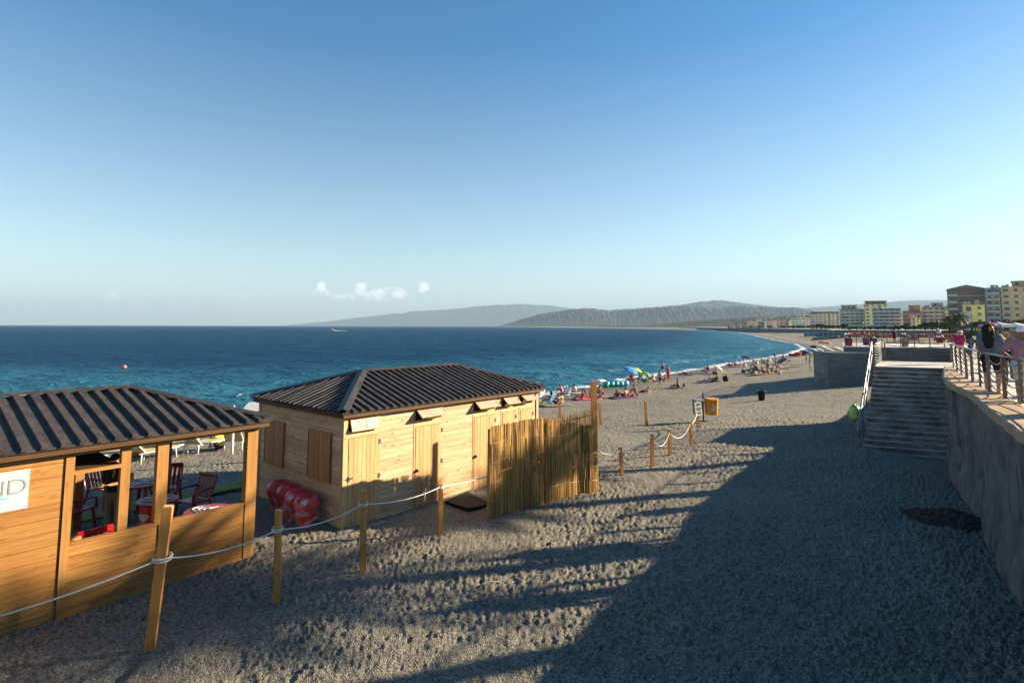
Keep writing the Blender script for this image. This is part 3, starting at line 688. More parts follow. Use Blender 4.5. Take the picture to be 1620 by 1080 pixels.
def make_changing_hut():
    Lh, Wd, H = 6.5, 3.7, 2.36
    O = at(540, 839, 0)
    root = thing('changing_hut', 'raw pine changing hut with five doors and a brown ribbed hip roof', 'beach hut', O, R(90-40.7))
    doors = [(.08, .9, 0), (1.88, 2.74, 1), (3.83, 4.68, 2), (4.93, 5.53, 3), (5.7, 6.3, 4)]
    holes = [(a, b, -.02, 1.88) for a, b, _ in doors]+[(a+.02, b-.02, 1.96, 2.24) for a, b, _ in doors]
    m = MB()
    boards(m, .05, Lh-.05, -.12, H, holes, lambda m, p, q, z0, z1: m.box(p, q, -.012, .018, z0, z1), .124, split=4)
    m.box(.05, Lh-.05, -.018, .02, H-.035, H+.02)
    m.build('front_wall', M['pinex'], root)
    m = MB(); boards(m, .05, Wd-.05, -.12, H, [], lambda m, p, q, z0, z1: m.box(-.012, .018, p, q, z0, z1), .124, split=2.5)
    m.build('end_wall', M['piney'], root); m = MB()
    boards(m, .05, Wd-.05, -.12, H, [], lambda m, p, q, z0, z1: m.box(Lh-.018, Lh+.012, p, q, z0, z1), .124, split=2.5)
    m.build('end_wall', M['piney'], root)
    m = MB(); boards(m, .05, Lh-.05, -.12, H, [], lambda m, p, q, z0, z1: m.box(p, q, Wd-.018, Wd+.012, z0, z1), .124, split=4)
    m.build('rear_wall', M['pinex'], root)
    core = MB(); core.box(.03, Lh-.03, .09, .12, -.2, H-.02); core.box(.06, Lh-.06, .13, Wd-.06, 1.2, 1.24)
    core.build('inner_backing', P_('shade_dark_backing', (.06, .035, .018), .8, var=.3), root)  # dark backing added to stop light leaks; its colour paints the vents' shade
    for (x, y) in ((0, 0), (Lh, 0), (0, Wd), (Lh, Wd)):
        MB().box(x-.035 if x == 0 else x-.06, x+.06 if x == 0 else x+.035, y-.04 if y == 0 else y-.055, y+.055 if y == 0 else y+.04, -.15, H+.02).build('corner_post', M['pinez'], root)
    m = MB(); m.box(.065, Lh-.065, -.05, -.02, -.12, -.012); m.build('plinth_board', M['pinex'], root)
    for (a, b, i) in doors:
        zt = 1.86
        d = MB(); k = 7 if b-a > .7 else 5; wd = (b-a-.05)/k
        for j in range(k):
            x = a+.025+j*wd; d.box(x+.003, x+wd-.003, -.032, -.006, .02, zt-.02)
        door = d.build('door', M['doorz'], root)
        fr = MB(); fr.box(a-.02, a+.022, -.022, .03, -.01, zt+.05); fr.box(b-.022, b+.02, -.022, .03, -.01, zt+.05); fr.box(a+.022, b-.022, -.02, .03, zt-.01, zt+.06)
        fr.build('door_frame', M['pinez'], door)
        for z in (.95, 1.68): MB().box(b-.035, b+.015, -.045, -.033, z-.05, z+.05).build('hinge', M['iron'], door)
        if i == 0:
            q = MB(); q.box(a-.04, a+.14, -.05, -.034, 1.0, 1.035); q.box(a+.02, a+.05, -.065, -.034, .97, 1.06); q.build('bolt', M['iron'], door)
        else:
            q = MB(); q.lathe([(.035, 0), (.04, .02), (.025, .045), (0.004, .05)], (0, 0, 0), 12)
            q.v = [(a+.07+x, -.034-z, .85+y) for x, y, z in q.v]; q.build('knob', M['black'], door, True)
        # the vent above the door: a framed frosted pane hinged at the top and pushed open
        x0, x1, ln, an = a+.04, b-.02, .265, R(18) if i == 0 else R(52)
        if i == 4: an = R(60)
        zt2 = 2.235; dy, dz = -math.sin(an), -math.cos(an)
        def P3(x, u, o=0): return Vector((x, -.03+dy*u+o*math.cos(an)*-1, zt2+dz*u+o*math.sin(an)*1))
        f = MB()
        def slat(xa, xb, ua, ub, t=.012):
            f.add([P3(xa, ua, -t), P3(xb, ua, -t), P3(xb, ub, -t), P3(xa, ub, -t), P3(xa, ua, t), P3(xb, ua, t), P3(xb, ub, t), P3(xa, ub, t)],
                  [(3,2,1,0), (4,5,6,7), (0,1,5,4), (1,2,6,5), (2,3,7,6), (3,0,4,7)])
        slat(x0, x1, 0, .03); slat(x0, x1, ln-.03, ln); slat(x0, x0+.03, .03, ln-.03); slat(x1-.03, x1, .03, ln-.03)
        if i == 0: slat((x0+x1)/2-.012, (x0+x1)/2+.012, .03, ln-.03, .01)
        wn = f.build('vent_window', M['pinez'], root)
        g = MB(); g.add([P3(x0+.03, .03, 0), P3(x1-.03, .03, 0), P3(x1-.03, ln-.03, 0), P3(x0+.03, ln-.03, 0), P3(x0+.03, .03, .005), P3(x1-.03, .03, .005), P3(x1-.03, ln-.03, .005), P3(x0+.03, ln-.03, .005)],
              [(3,2,1,0), (4,5,6,7), (0,1,5,4), (1,2,6,5), (2,3,7,6), (3,0,4,7)])
        g.build('pane', M['glass'], wn)
        st = MB(); st.bar(P3(x1-.02, ln*.9, -.012), (x1-.02, -.012, zt2-.2), .012); st.build('stay', M['iron'], wn)
    for (a, b) in ((.4, 1.34), (2.41, 3.36)):
        for j in range(2):
            y0 = a+(b-a)/2*j+.006; y1 = a+(b-a)/2*(j+1)-.006
            s_ = MB(); n = 3; wd = (y1-y0)/n
            for q in range(n): s_.box(-.045, -.014, y0+q*wd+.002, y0+(q+1)*wd-.002, .86, 1.92)
            sh = s_.build('shutter', M['shutz'], root)
            MB().box(-.05, -.046, y1-.03 if j else y0+.0, y1 if j else y0+.03, .9, 1.88).build('edge_strip', M['darkx'], sh)
    hip_roof(root, -.18, Lh+.22, -.2, Wd+.2, 2.41, 1.72, Lh-1.55, Wd/2, 3.04, .205, .085, .045, .26)
    # door slab
    mt = MB(); A, B_, C_, D_ = [at(x, y, .08) for x, y in ((704, 792), (741, 804), (776, 796), (739, 777))]
    mt.prism([(A.x, A.y), (B_.x, B_.y), (C_.x, C_.y), (D_.x, D_.y)], -.05, .085)
    o = mt.build('rubber_mat', M['rubber']); tag(o, 'thick black rubber mat on the sand by the hut doors', 'mat')
    st = MB().obox((.62, -.3, .0), (.26, .02, 0), (-.02, .1, 0), (0, 0, .045)); o = st.build('stone_slab', M['conc'], None, False, O, R(90-40.7))
    tag(o, 'flat grey paving slab laid as a step before the nearest hut door', 'slab')
    return root
hut = make_changing_hut()

def heart(cx, cy, r, n=26):
    out = []
    for i in range(n+1):
        t = 2*math.pi*i/n; out.append((cx+r*.0625*16*math.sin(t)**3*1.25, cy+r*.0625*(13*math.cos(t)-5*math.cos(2*t)-2*math.cos(3*t)-math.cos(4*t))))
    return out
def make_emblem(parent, f, name='heart_emblem', r=.14, m=None):
    """two nested outlined hearts laid on a surface: f(u, v) gives the place of a point of the drawing"""
    q = MB()
    for k, rr in ((0, r), (1, r*.62), (2, r*.28)):
        q.tube([f(x, y) for x, y in heart(0, 0, rr)], .011 if k < 2 else .014, 6)
    return q.build(name, m or M['white'], parent, True)

def make_kiosk():
    O = at(398, 880, 0); Wd, H = 4.1, 2.36
    root = thing('beach_kiosk', 'honey stained wooden beach kiosk with open windows and a brown ribbed roof', 'kiosk', O, R(90-40.0))
    m = MB(); boards(m, -8.4, -2.87, -.12, 2.3, [], lambda m, p, q, z0, z1: m.box(p, q, -.012, .02, z0, z1), .192, split=2.2)
    m.build('boarded_wall', M['honey'], root)
    MB().box(-8.4, -2.88, .03, .05, -.1, 2.3).build('inner_backing', M['honey'], root)
    m = MB()
    boards(m, -2.755, -1.565, -.12, .975, [], lambda m, p, q, z0, z1: m.box(p, q, -.014, .018, z0, z1), .186)
    boards(m, -1.545, .0, -.12, .975, [], lambda m, p, q, z0, z1: m.box(p, q, -.016, .018, z0, z1), .186)
    ap = m.build('apron_wall', M['honey'], root)
    MB().box(-2.75, 0, -.03, .07, .976, 1.004).build('sill', M['honeyx'], ap)
    for (a, b, y0, y1) in ((-2.865, -2.757, -.035, .07), (-2.145, -2.015, .02, .13), (-1.64, -1.475, -.001, .13), (-.175, .018, -.03, .12)):
        MB().box(a, b, y0, y1, -.15 if a in (-2.865, -.175) else 1.006, 2.27).build('post', M['honeyz'], root)
    MB().box(-1.575, -1.535, -.035, -.018, -.1, .97).build('cover_strip', M['honeyz'], root)
    for (x, y) in ((-.09, Wd-.08), (-1.72, Wd-.08), (-3.3, Wd-.08), (-5, Wd-.08), (-8.3, Wd-.08)):
        MB().box(x-.075, x+.075, y-.075, y+.075, -.15, 2.27).build('post', M['honeyz'], root)
    MB().box(-8.4, .03, -.05, .09, 2.272, 2.36).build('front_beam', M['honeyx'], root)
    MB().box(-8.4, .03, Wd-.15, Wd, 2.272, 2.36).build('rear_beam', M['honeyx'], root)
    for a, b in ((-.09, .02), (-2.86, -2.75)): MB().box(a, b, .1, Wd-.16, 2.275, 2.355).build('cross_beam', M['honeyx'], root)
    hip_roof(root, -9.2, .2, -.22, Wd+.2, 2.455, -7.6, -1.5, Wd/2, 3.0, .222, .1, .05, .2)
    # partition on the left of the open part and the counter board that hangs in the first window
    f = local(root); q = f(147, 712, 2.02)
    sh = MB(); d = max(.5, min(1.5, q.y)); sh.add([(-2.75, .03, 1.985), (-2.15, .03, 1.985), (-2.15, d, 2.01), (-2.75, d, 2.01), (-2.75, .03, 2.03), (-2.15, .03, 2.03), (-2.15, d, 2.055), (-2.75, d, 2.055)],
       [(3,2,1,0), (4,5,6,7), (0,1,5,4), (1,2,6,5), (2,3,7,6), (3,0,4,7)])
    sh.build('hanging_shelf', M['darkx'], root); MB().box(-2.752, -2.148, -.004, .028, 1.98, 2.034).build('sunlit_shelf_edge', M['honeyx'], root)  # shelf wood darkened for roof shade, edge paler for sun, in the colours
    MB().lathe([(.07, 0), (.09, .03), (.09, .05)], (-2.66, .14, .97), 12).build('sill_knob', M['honeyz'], root, True)
    # sign board with the end of its word showing
    sg = MB().box(-5.4, -3.275, -.03, -.014, 1.635, 2.17).build('sign_board', M['sign'], root)
    tc = bpy.data.curves.new('text', 'FONT'); tc.body = 'ND'; tc.size = .285; tc.extrude = .002; tc.offset = -.004
    tc.space_character = .92; tc.resolution_u = 6
    to = bpy.data.objects.new('text', tc); C.objects.link(to); bpy.context.view_layer.update()
    me = bpy.data.meshes.new_from_object(to.evaluated_get(bpy.context.evaluated_depsgraph_get())); bpy.data.objects.remove(to)
    xs = [v.co.x for v in me.vertices]; w_ = max(xs); hh = max(v.co.y for v in me.vertices)
    for v in me.vertices: v.co = Vector((v.co.x/w_*.47-3.305-.47, -.033-v.co.z, 1.855+v.co.y/hh*.2))
    me.materials.clear(); link('lettering', me, M['ink'], sg)
    sw = MB(); cs = [(-3.85, 1.76), (-3.7, 1.8), (-3.6, 1.825), (-3.52, 1.81), (-3.46, 1.80)]
    sw.add([(x, -.0315, z+.022*math.sin(math.pi*i/4)) for i, (x, z) in enumerate(cs)]+[(x, -.0315, z-.016*math.sin(math.pi*i/4)-.002) for i, (x, z) in enumerate(cs)], [(i, i+1, i+6, i+5) for i in range(4)])
    sw.build('blue_swoosh', M['blue'], sg)
    nl = MB()
    for x in (-3.3, ):
        for z in (1.66, 2.145): nl.lathe([(.008, 0), (.006, .004)], (0, 0, 0), 8); nl.v[-16:] = [(x+a, -.03-c, z+b_) for a, b_, c in nl.v[-16:]]
    nl.build('nail', M['iron'], sg)
    return root
kiosk = make_kiosk()
kf = local(kiosk)
KR = kiosk.rotation_euler.z
def kw(x, y, z=0.0):                         # kiosk axes -> world
    c, s_ = math.cos(KR), math.sin(KR); l = kiosk.location; return Vector((l.x+x*c-y*s_, l.y+x*s_+y*c, z))
# yellow-green matting
p1, p2 = kf(288, 781), kf(407, 760)
MY = (p1.y+p2.y)/2
m = MB(); vs = []
def mat_sheet(x0, x1, y0, y1, nx, ny, label):
    xs = np.linspace(x0, x1, nx); ys = np.linspace(y0, y1, ny); V = []
    for y in ys:
        for x in xs: V.append((x, y, .05+.012*math.sin(x*5+y*3)))
    V = np.array(V); n = len(V); Q = gridquads(ny, nx)
    o = link('mat', npmesh('mat', V, Q), M['green'], None, kiosk.location, KR); sm = o.modifiers.new('thickness', 'SOLIDIFY'); sm.thickness = .03
    tag(o, label, 'mat')
mat_sheet(-6.5, 2.4, MY-.62, MY, 60, 8, 'long yellow green walkway mat behind the kiosk')
mat_sheet(-6.5, -1.72, .15, MY-.7, 40, 20, 'green matting on the floor inside the kiosk')

# ================================================================== STAKES, ROPES, REED SCREENS
def stake(px, py, tx, ty, wpx, label, rope=True):
    b = at(px, py, 0) if py > 690 else onbeach(px, py)
    w_ = max(.045, .87*wpx/FPX*b.y); t = atd(tx, ty, b.y)
    o = thing('stake', label, 'stake', b, 0, 'wooden stakes of the rope fence')
    d = (t-b).normalized(); m = MB(); m.bar(-d*.25, t-b, w_, w_*.9, (.3, -.9, 0))
    m.build('post', M['stake'], o); tp = MB(); e = t-b
    tp.bar(e-d*.004, e+d*.012, w_*.86, w_*.78, (.3, -.9, 0)); tp.build('sawn_top', M['pinez'], o)
    return o, b, t
ST = {}
for k, a in {'k1': (237,1028,266,801,15.5,'thick leaning stake in front of the kiosk apron, nearest of all'), 'k2': (437,952,441,807,11.5,'upright stake just past the right corner of the kiosk'),
             'k3': (574,903,575,776,10.5,'upright stake before the near corner of the changing hut'), 'k4': (697,843,697,766,7.5,'short stake beside the black mat'),
             'r1': (984,753,981,708,5.5,'stake nearest the reed screen on its right, lowest of the swagged rope row'), 'r2': (1032,738,1031,687,5.5,'tallest stake of the swagged rope row, second from the reed screen'),
             'r3': (1060,722,1059,679,5,'third stake from the reed screen in the swagged rope row'), 'r4': (1094,707,1092,667,4.5,'fourth stake of the swagged rope row, just before the notice'),
             'n': (1105,677,1102,634,4.5,'stake carrying the white notice beside the orange bin'),
             's1': (951,672,948,638,3.6,'thin stake standing just right of the tall screen post'), 's2': (1023,673,1021,634,4,'lone unroped stake on open sand left of the bins'),
             's3': (886,664,885,630,3.4,'thin stake seen over the reed screen near the blue chair'), 'o': (-120,1165,-110,900,16,'stake holding the left end of the rope beyond the kiosk sign')}.items():
    ST[k] = stake(*a)
def rope(name, pts, label, r, sags):
    out = []
    for i, (a, b) in enumerate(zip(pts[:-1], pts[1:])):
        for u in np.linspace(0, 1, 15)[:-1]: out.append(a.lerp(b, u)-Vector((0, 0, sags[i]*4*u*(1-u))))
    out.append(pts[-1]); o = MB().tube(out, r, 7).build(name, M['rope'], None, True)
    tag(o, label, 'rope'); return o
def on(k, px, py, off=0.0):                  # a point on a stake's side that faces the camera
    p = atd(px, py, ST[k][1].y); return p-Vector((p.x, p.y, 0)).normalized()*.035
pR = at(775, 820, 0)
ends = [on('o', -115, 1003), on('k1', 257, 881), on('k2', 439, 836), on('k3', 574.5, 796), on('k4', 697, 769), Vector((pR.x+.02, pR.y+.2, zfor(pR.x, pR.y, 754)))]
lr = rope('rope', ends, 'white rope strung past the kiosk and changing hut on four stakes', .0105, [.06, .10, .10, .09, .03])
def wraps(parent, k, px, py, w_):
    c = atd(px, py, ST[k][1].y); m = MB()
    for dz in (-.02, .012):
        m.tube([c+Vector((w_*1.12*math.cos(t), w_*1.12*math.sin(t), dz+.01*math.sin(t))) for t in np.linspace(0, 2*math.pi, 13)], .012, 6)
    m.build('knot', M['rope'], parent, True)
for k, x, y, w_ in (('k1', 257, 881, .1), ('k2', 439, 836, .07), ('k3', 574.5, 796, .07), ('k4', 697, 769, .055)): wraps(lr, k, x, y, w_)
kp = ends[3].lerp(ends[4], .76)-Vector((0, 0, .09*4*.76*.24)); m = MB()
m.tube([kp+Vector((0, 0, .02)), kp+Vector((.02, 0, -.04)), kp+Vector((.0, 0, -.14))], .009, 6); m.tube([kp+Vector((-.02, 0, .03)), kp+Vector((.02, 0, .0)), kp+Vector((-.02, 0, -.02))], .016, 6); m.tube([kp+Vector((.01,0,.03)), kp+Vector((.035,0,.1))], .008, 6)
m.build('knot', M['rope'], lr, True)
pE = at(945, 776, 0)
e2 = [Vector((pE.x+.06, pE.y-.02, zfor(pE.x, pE.y, 713))), on('r1', 981.5, 712), on('r2', 1031, 689), on('r3', 1059, 684), on('r4', 1092, 671), on('n', 1103, 653)]
rr = rope('rope', e2, 'white rope swagged between the stakes right of the reed screen', .013, [.1, .12, .36, .3, .12])
nb_ = thing('notice', 'white notice board with dark print on a stake by the orange bin', 'sign', ST['n'][1])
q = ST['n'][1]
def nP(px, py, o=0.0): return atd(px, py, q.y-.1+(px-1105)*.0165)-q
cs = [nP(1098.5, 637), nP(1109, 635), nP(1111.5, 656), nP(1101, 658.5)]
b = MB(); b.slab([cs[3], cs[2], cs[1], cs[0]], .02); b.build('board', M['sign'], nb_)
for (u0, u1, v0, v1) in ((.2, .85, .1, .17), (.3, .75, .2, .27), (.18, .85, .42, .50), (.25, .8, .54, .6), (.3, .75, .74, .86)):
    def bl(u, v): return (cs[0].lerp(cs[1], u)).lerp(cs[3].lerp(cs[2], u), v)+Vector((.004, -.006, 0))
    MB().slab([bl(u0, v1), bl(u1, v1), bl(u1, v0), bl(u0, v0)], .003).build('print_line', M['inkb'], nb_)

def reed_panel(P0, P1, h0, h1, label, seed, thin=None, ragged=.05, fringe=None):
    """a screen of upright reeds wired together: P0-P1 its foot, h0/h1 its height at the two ends"""
    r_ = random.Random(seed)
    root = thing('reed_screen', label, 'reed screen', P0)
    d = P1-P0; d.z = 0; Ln = d.length; u = d/Ln; nrm = Vector((u.y, -u.x, 0))
    n = int(Ln/.0068); m = MB(); m2 = MB()
    for i in range(n):
        a = (i+.2*r_.random())/n; p = u*(a*Ln); hh = h0+(h1-h0)*a+r_.uniform(-ragged, ragged*.7)+.02*math.sin(a*7+seed)
        if r_.random() < .03: hh -= r_.uniform(.05, .3)
        wob = .05*math.sin(a*6+seed)+.02*math.sin(a*17); r0 = r_.uniform(.004, .0088)
        z0 = -.12; zs = [(z0, hh)]
        if thin and r_.random() < thin(a, 0): 
            za, zb = thin(a, 1); za += r_.uniform(-.18, .12); zb += r_.uniform(-.12, .18); zs = [(z0, za), (zb, hh)]
        zz = []
        for za, zb in zs:                     # each cane broken into two or three overlapping lengths, none quite in line
            c = za
            while c < zb-.04:
                e = min(zb, c+r_.uniform(.35, 1.1))
                if zb-e < .12: e = zb
                zz.append((c, e)); c = e
        for za, zb in zz:
            if zb-za < .03 or r_.random() < .05: continue
            lean = r_.uniform(-.02, .02); off = nrm*(wob+(-.012 if i % 2 else .006)+r_.uniform(-.006, .006))+u*r_.uniform(-.006, .006); rr = r0*r_.uniform(.75, 1.15)
            A = p+off+Vector((0, 0, za-.01)); B = p+off+Vector((0, 0, zb+.01))+u*(lean*(zb-za))
            m.bar(A, B, rr*2, rr*2, nrm)
    m.build('reed_mat', M['reed'], root)
    for z in (.35, .75, 1.15, 1.55):
        wpts = [u*(a*Ln)+nrm*(.05*math.sin(a*6+seed)+.02*math.sin(a*17)+.016)+Vector((0, 0, z*(h0+(h1-h0)*a)/1.9)) for a in np.linspace(0, 1, 24)]
        MB().tube(wpts, .004, 5).build('binding_wire', M['iron'], root)
    return root, u, nrm, Ln
A0 = at(775, 822, 0); A1 = at(862, 794, 0); A2 = at(945, 776, 0)
hA0 = zfor(A0.x, A0.y, 675); hA1 = zfor(A1.x, A1.y, 661); hB = zfor(A2.x, A2.y, 676)
rs1, u1, n1, L1 = reed_panel(A0, A1, hA0, hA1, 'golden reed screen with a torn gap, in front of the hut doors', 3,
    thin=lambda a, k: (.72*math.exp(-((a-.72)/.22)**2)+.06) if k == 0 else (hA0*(.48-.12*(a-.5)), hA0*(.61-.10*(a-.5))), ragged=.022)
for a in (0.0, .55):
    MB().bar(u1*(a*L1)-n1*.07+Vector((0, 0, -.2)), u1*(a*L1+.02)-n1*.07+Vector((0, 0, hA0*.97)), .05).build('support_post', M['stake'], rs1)
MB().bar(u1*(.1*L1)-n1*.04+Vector((0, 0, .95)), u1*(L1)-n1*.04+Vector((0, 0, 1.1)), .035, .05).build('cross_bar', M['stake'], rs1)
rs2, u2, n2, L2 = reed_panel(A1+u1*.02, A2, hA1*.98, hB+.0, 'brown reed screen fixed to the tall post, its top edge loose and see-through', 8, thin=lambda a, k: .03 if k == 0 else (.9, 1.1), ragged=.05)
# loose thin reeds above the second screen, with a stick through them
m = MB(); r_ = random.Random(5); hF0 = zfor(A1.x, A1.y, 662); hF1 = zfor(A2.x, A2.y, 648)
for i in range(int(L2/.016)):
    a = (i+r_.random()*.6)*.016/L2
    if a > .99: break
    h_ = hF0+(hF1-hF0)*a+r_.uniform(-.1, .05); p = u2*(a*L2)-n2*.03
    m.bar(p+Vector((0, 0, 1.0)), p+Vector((r_.uniform(-.02, .02), 0, h_)), .0075, .0075, n2)
m.build('loose_reeds', M['reed'], rs2)
MB().tube([Vector((0, 0, zfor(A1.x, A1.y, 675)))-n2*.045, u2*(L2*.98)-n2*.045+Vector((0, 0, zfor(A2.x, A2.y, 655)))], .014, 6).build('top_stick', M['darkx'], rs2)
MB().bar(u2*(L2*.04)-n2*.06+Vector((0, 0, -.2)), u2*(L2*.04)-n2*.06+Vector((0, 0, hA1*.95)), .05).build('support_post', M['stake'], rs2)
tpb = atd(942, 776, A2.y); tpt = atd(939, 602, A2.y)
tp = MB().bar(tpb-Vector((0, 0, .3)), tpt, .135, .1, (.3, -.9, 0)).build('post', M['stake']); tag(tp, 'tall square timber post at the right end of the reed screens', 'post')

# ================================================================== BINS
def make_bins():
    b = onbeach(1113, 667); k = b.y/FPX
    root = thing('bin_post', 'dark blue steel post with feet, holding up the orange and brown bins', 'post', b)
    z = lambda py: zfor(b.x, b.y, py)-b.z
    MB().bar((0, 0, -.2), (0, 0, z(621)), .055).build('pole', M['bluem'], root)
    MB().bar((-9*k, .1, .03), (6*k, -.05, .03), .1, .06).build('foot', M['bluem'], root)
    def bin_(x0, x1, yt, yb, m, name, label, cat, lidm, door=None):
        w_ = (x1-x0)*k; cx = ((x0+x1)/2-1113)*k; zt, zb = z(yt), z(yb); o = thing(name, label, cat, b+Vector((cx, -.05, zb)))
        h = zt-zb; s = w_/2; q = MB(); d = w_*.42
        P = [(-s*.86, -d), (-s*.6, -d*1.25), (s*.6, -d*1.25), (s*.86, -d), (s*.86, d), (-s*.86, d)]
        T = [(x*1.14, y*1.12) for x, y in P]; n = 6
        q.add([(x, y, 0) for x, y in P]+[(x, y, h*.9) for x, y in T], [tuple(range(n-1, -1, -1)), tuple(range(n, 2*n))]+[(i, (i+1) % n, n+(i+1) % n, n+i) for i in range(n)])
        q.build('bin_body', m, o)
        l = MB(); T2 = [(x*1.07, y*1.07) for x, y in T]; T3 = [(x*.9, y*.85) for x, y in T]
        l.add([(x, y, h*.905) for x, y in T2]+[(x, y, h*.96) for x, y in T2]+[(x, y, h*1.02) for x, y in T3], [tuple(range(n-1, -1, -1)), tuple(range(2*n, 3*n))]+[(j*n+i, j*n+(i+1) % n, (j+1)*n+(i+1) % n, (j+1)*n+i) for j in range(2) for i in range(n)])
        l.build('lid', lidm, o)
        if door: MB().box(-s*.3, s*.36, -d*1.25*1.1-.012, -d*1.25*1.1+.05, h*.24, h*.7).build('label_panel', door, o)
        return o
    bin_(1116.5, 1133.5, 630, 655, M['orange'], 'litter_bin', 'orange litter bin with a pale label, hung on the blue post', 'bin', M['orange'], P_('pale_grey_label', (.5, .5, .47), .5))
    bin_(1097.5, 1112, 631.5, 655, M['gbin'], 'litter_bin', 'dull brown litter bin with a greenish lid, behind the white notice', 'bin', P_('dull_green_lid', (.2, .3, .24), .5))
    c = onbeach(1205, 633.5); k = c.y/FPX; h = zfor(c.x, c.y, 617.5)-c.z
    o = thing('rubbish_bin', 'black open plastic rubbish bin standing alone on the sand', 'bin', c)
    MB().lathe([(4.3*k, -.03), (5.9*k, h*.93), (6.3*k, h*.94), (6.3*k, h), (5.7*k, h), (5.4*k, h*.8), (4.0*k, .04)], (0, 0, 0), 20).build('bin_body', M['black'], o, True)
    for s_ in (-1, 1): MB().tube([(s_*6.2*k, 0, h*.8), (s_*6.9*k, 0, h*.84), (s_*6.2*k, 0, h*.9)], .02, 6).build('handle', M['black'], o)
make_bins()

# red domed promotional bins wrapped in clear plastic, in a row against the hut's end wall
def make_red_bins():
    tw = NT('cloudy_plastic_wrap'); n1 = tw.noise(7, 4, .6); tw.p.inputs['Alpha'].default_value = .25
    tw.L.new(tw.rng(n1, .45, .72, .03, .5), tw.p.inputs['Alpha']); wrap = tw.fin((.7, .62, .6), .25, .5); tw.bump(n1, .8, .02)
    spots = [(441, 808, 'red domed bin wrapped in plastic, hindmost of the row by the hut'), (456, 815, 'red domed bin wrapped in plastic, second from the back of the row'),
             (470, 824, 'red domed bin wrapped in plastic, second from the front of the row'), (486, 834, 'red domed bin wrapped in plastic, frontmost of the row by the hut')]
    proto = thing('red_bin', '', 'bin', (0, 0, 0))
    MB().lathe([(.19, 0), (.2, .02), (.17, .05), (.165, .26), (.2, .3)], (0, 0, 0), 24).build('bin_body', M['red'], proto, True)
    MB().lathe([(.2, .3), (.215, .32), (.215, .42), (.235, .43)], (0, 0, 0), 24).build('collar', P_('pinkish_red_plastic', (.5, .06, .06), .35), proto, True)
    ld = MB().lathe([(.25, .42), (.262, .45), (.255, .54), (.22, .62), (.15, .665), (.06, .685), (.001, .69)], (0, 0, 0), 24).build('domed_lid', M['red'], proto, True)
    def f(x, y):
        a, rr = -math.pi*.72+x*3.2, .205; zz = .585+y*.75; rr = .255-(.0 if zz < .54 else (zz-.54)*.6)
        return Vector((rr*math.cos(a), rr*math.sin(a), zz))
    make_emblem(ld, f, r=.075)
    def f2(x, y):
        a = -math.pi*.6+x*4; return Vector((.172*math.cos(a), .172*math.sin(a), .15+y*.8))
    q = MB()
    for j in range(5): q.tube([f2(-.07+j*.03, -.02), f2(-.055+j*.03, .02), f2(-.045+j*.03, -.02)], .006, 5)
    q.build('white_lettering', M['white'], proto)
    wv = MB().lathe([(.24, .0), (.29, .06), (.25, .2), (.3, .32), (.27, .4), (.285, .5), (.2, .66)], (0, 0, 0), 28, False)
    for i, v in enumerate(wv.v):
        h = math.sin(i*78.233)*43758.5; h -= math.floor(h); wv.v[i] = (v[0]*(.92+.16*h), v[1]*(.92+.16*h), v[2])
    wv.build('plastic_wrap', wrap, proto, True)
    for i, (x, y, lb) in enumerate(spots):
        o = proto if i == 0 else copy_tree(proto); p = at(x, y, 0); o.location = p; o['label'] = lb; o['group'] = 'red wrapped bins beside the hut'
        o.rotation_euler = (rnd.uniform(-.05, .05), rnd.uniform(-.05, .05), i*.5-.6)
make_red_bins()

# ================================================================== KIOSK FURNITURE
def make_chair(m=None):
    m = m or M['dred']; root = thing('plastic_chair', '', 'chair', (0, 0, 0))
    s = MB(); s.obox((0, 0, .43), (.23, 0, 0), (0, .22, .015), (0, -.001, .014)); s.build('seat', m, root)
    b = MB()
    for x in np.linspace(-.17, .17, 5): b.bar((x, -.21, .44), (x*1.1, -.34, .86), .055, .014, (0, 1, .3))
    b.bar((-.24, -.345, .87), (.24, -.345, .87), .03, .09, (0, 0, 1)); b.bar((-.235, -.2, .42), (-.24, -.35, .88), .04, .03, (0, 1, .3)); b.bar((.235, -.2, .42), (.24, -.35, .88), .04, .03, (0, 1, .3))
    b.build('backrest', m, root)
    for sx in (-1, 1):
        a = MB(); a.tube([(sx*.25, -.29, .66), (sx*.28, -.1, .67), (sx*.285, .18, .66), (sx*.27, .235, .62)], .022, 7); a.build('armrest', m, root, True)
        MB().bar((sx*.23, .2, .43), (sx*.28, .25, 0), .045, .04).build('leg', m, root)
        MB().bar((sx*.22, -.2, .43), (sx*.26, -.3, 0), .045, .04).build('leg', m, root)
        MB().bar((sx*.265, .235, .43), (sx*.27, .235, .65), .04, .035).build('arm_support', m, root)
    return root
chair = make_chair()
def chair_at(px, py, z, face, label, m=None, first=[1]):
    p = at(px, py, z); o = chair if first else copy_tree(chair); first[:] = []
    o.location = (p.x, p.y, .07); o.rotation_euler = (0, 0, face); o['label'] = label; o['group'] = 'red plastic chairs in the kiosk'
    if m:
        for c in o.children: paint(c, m)
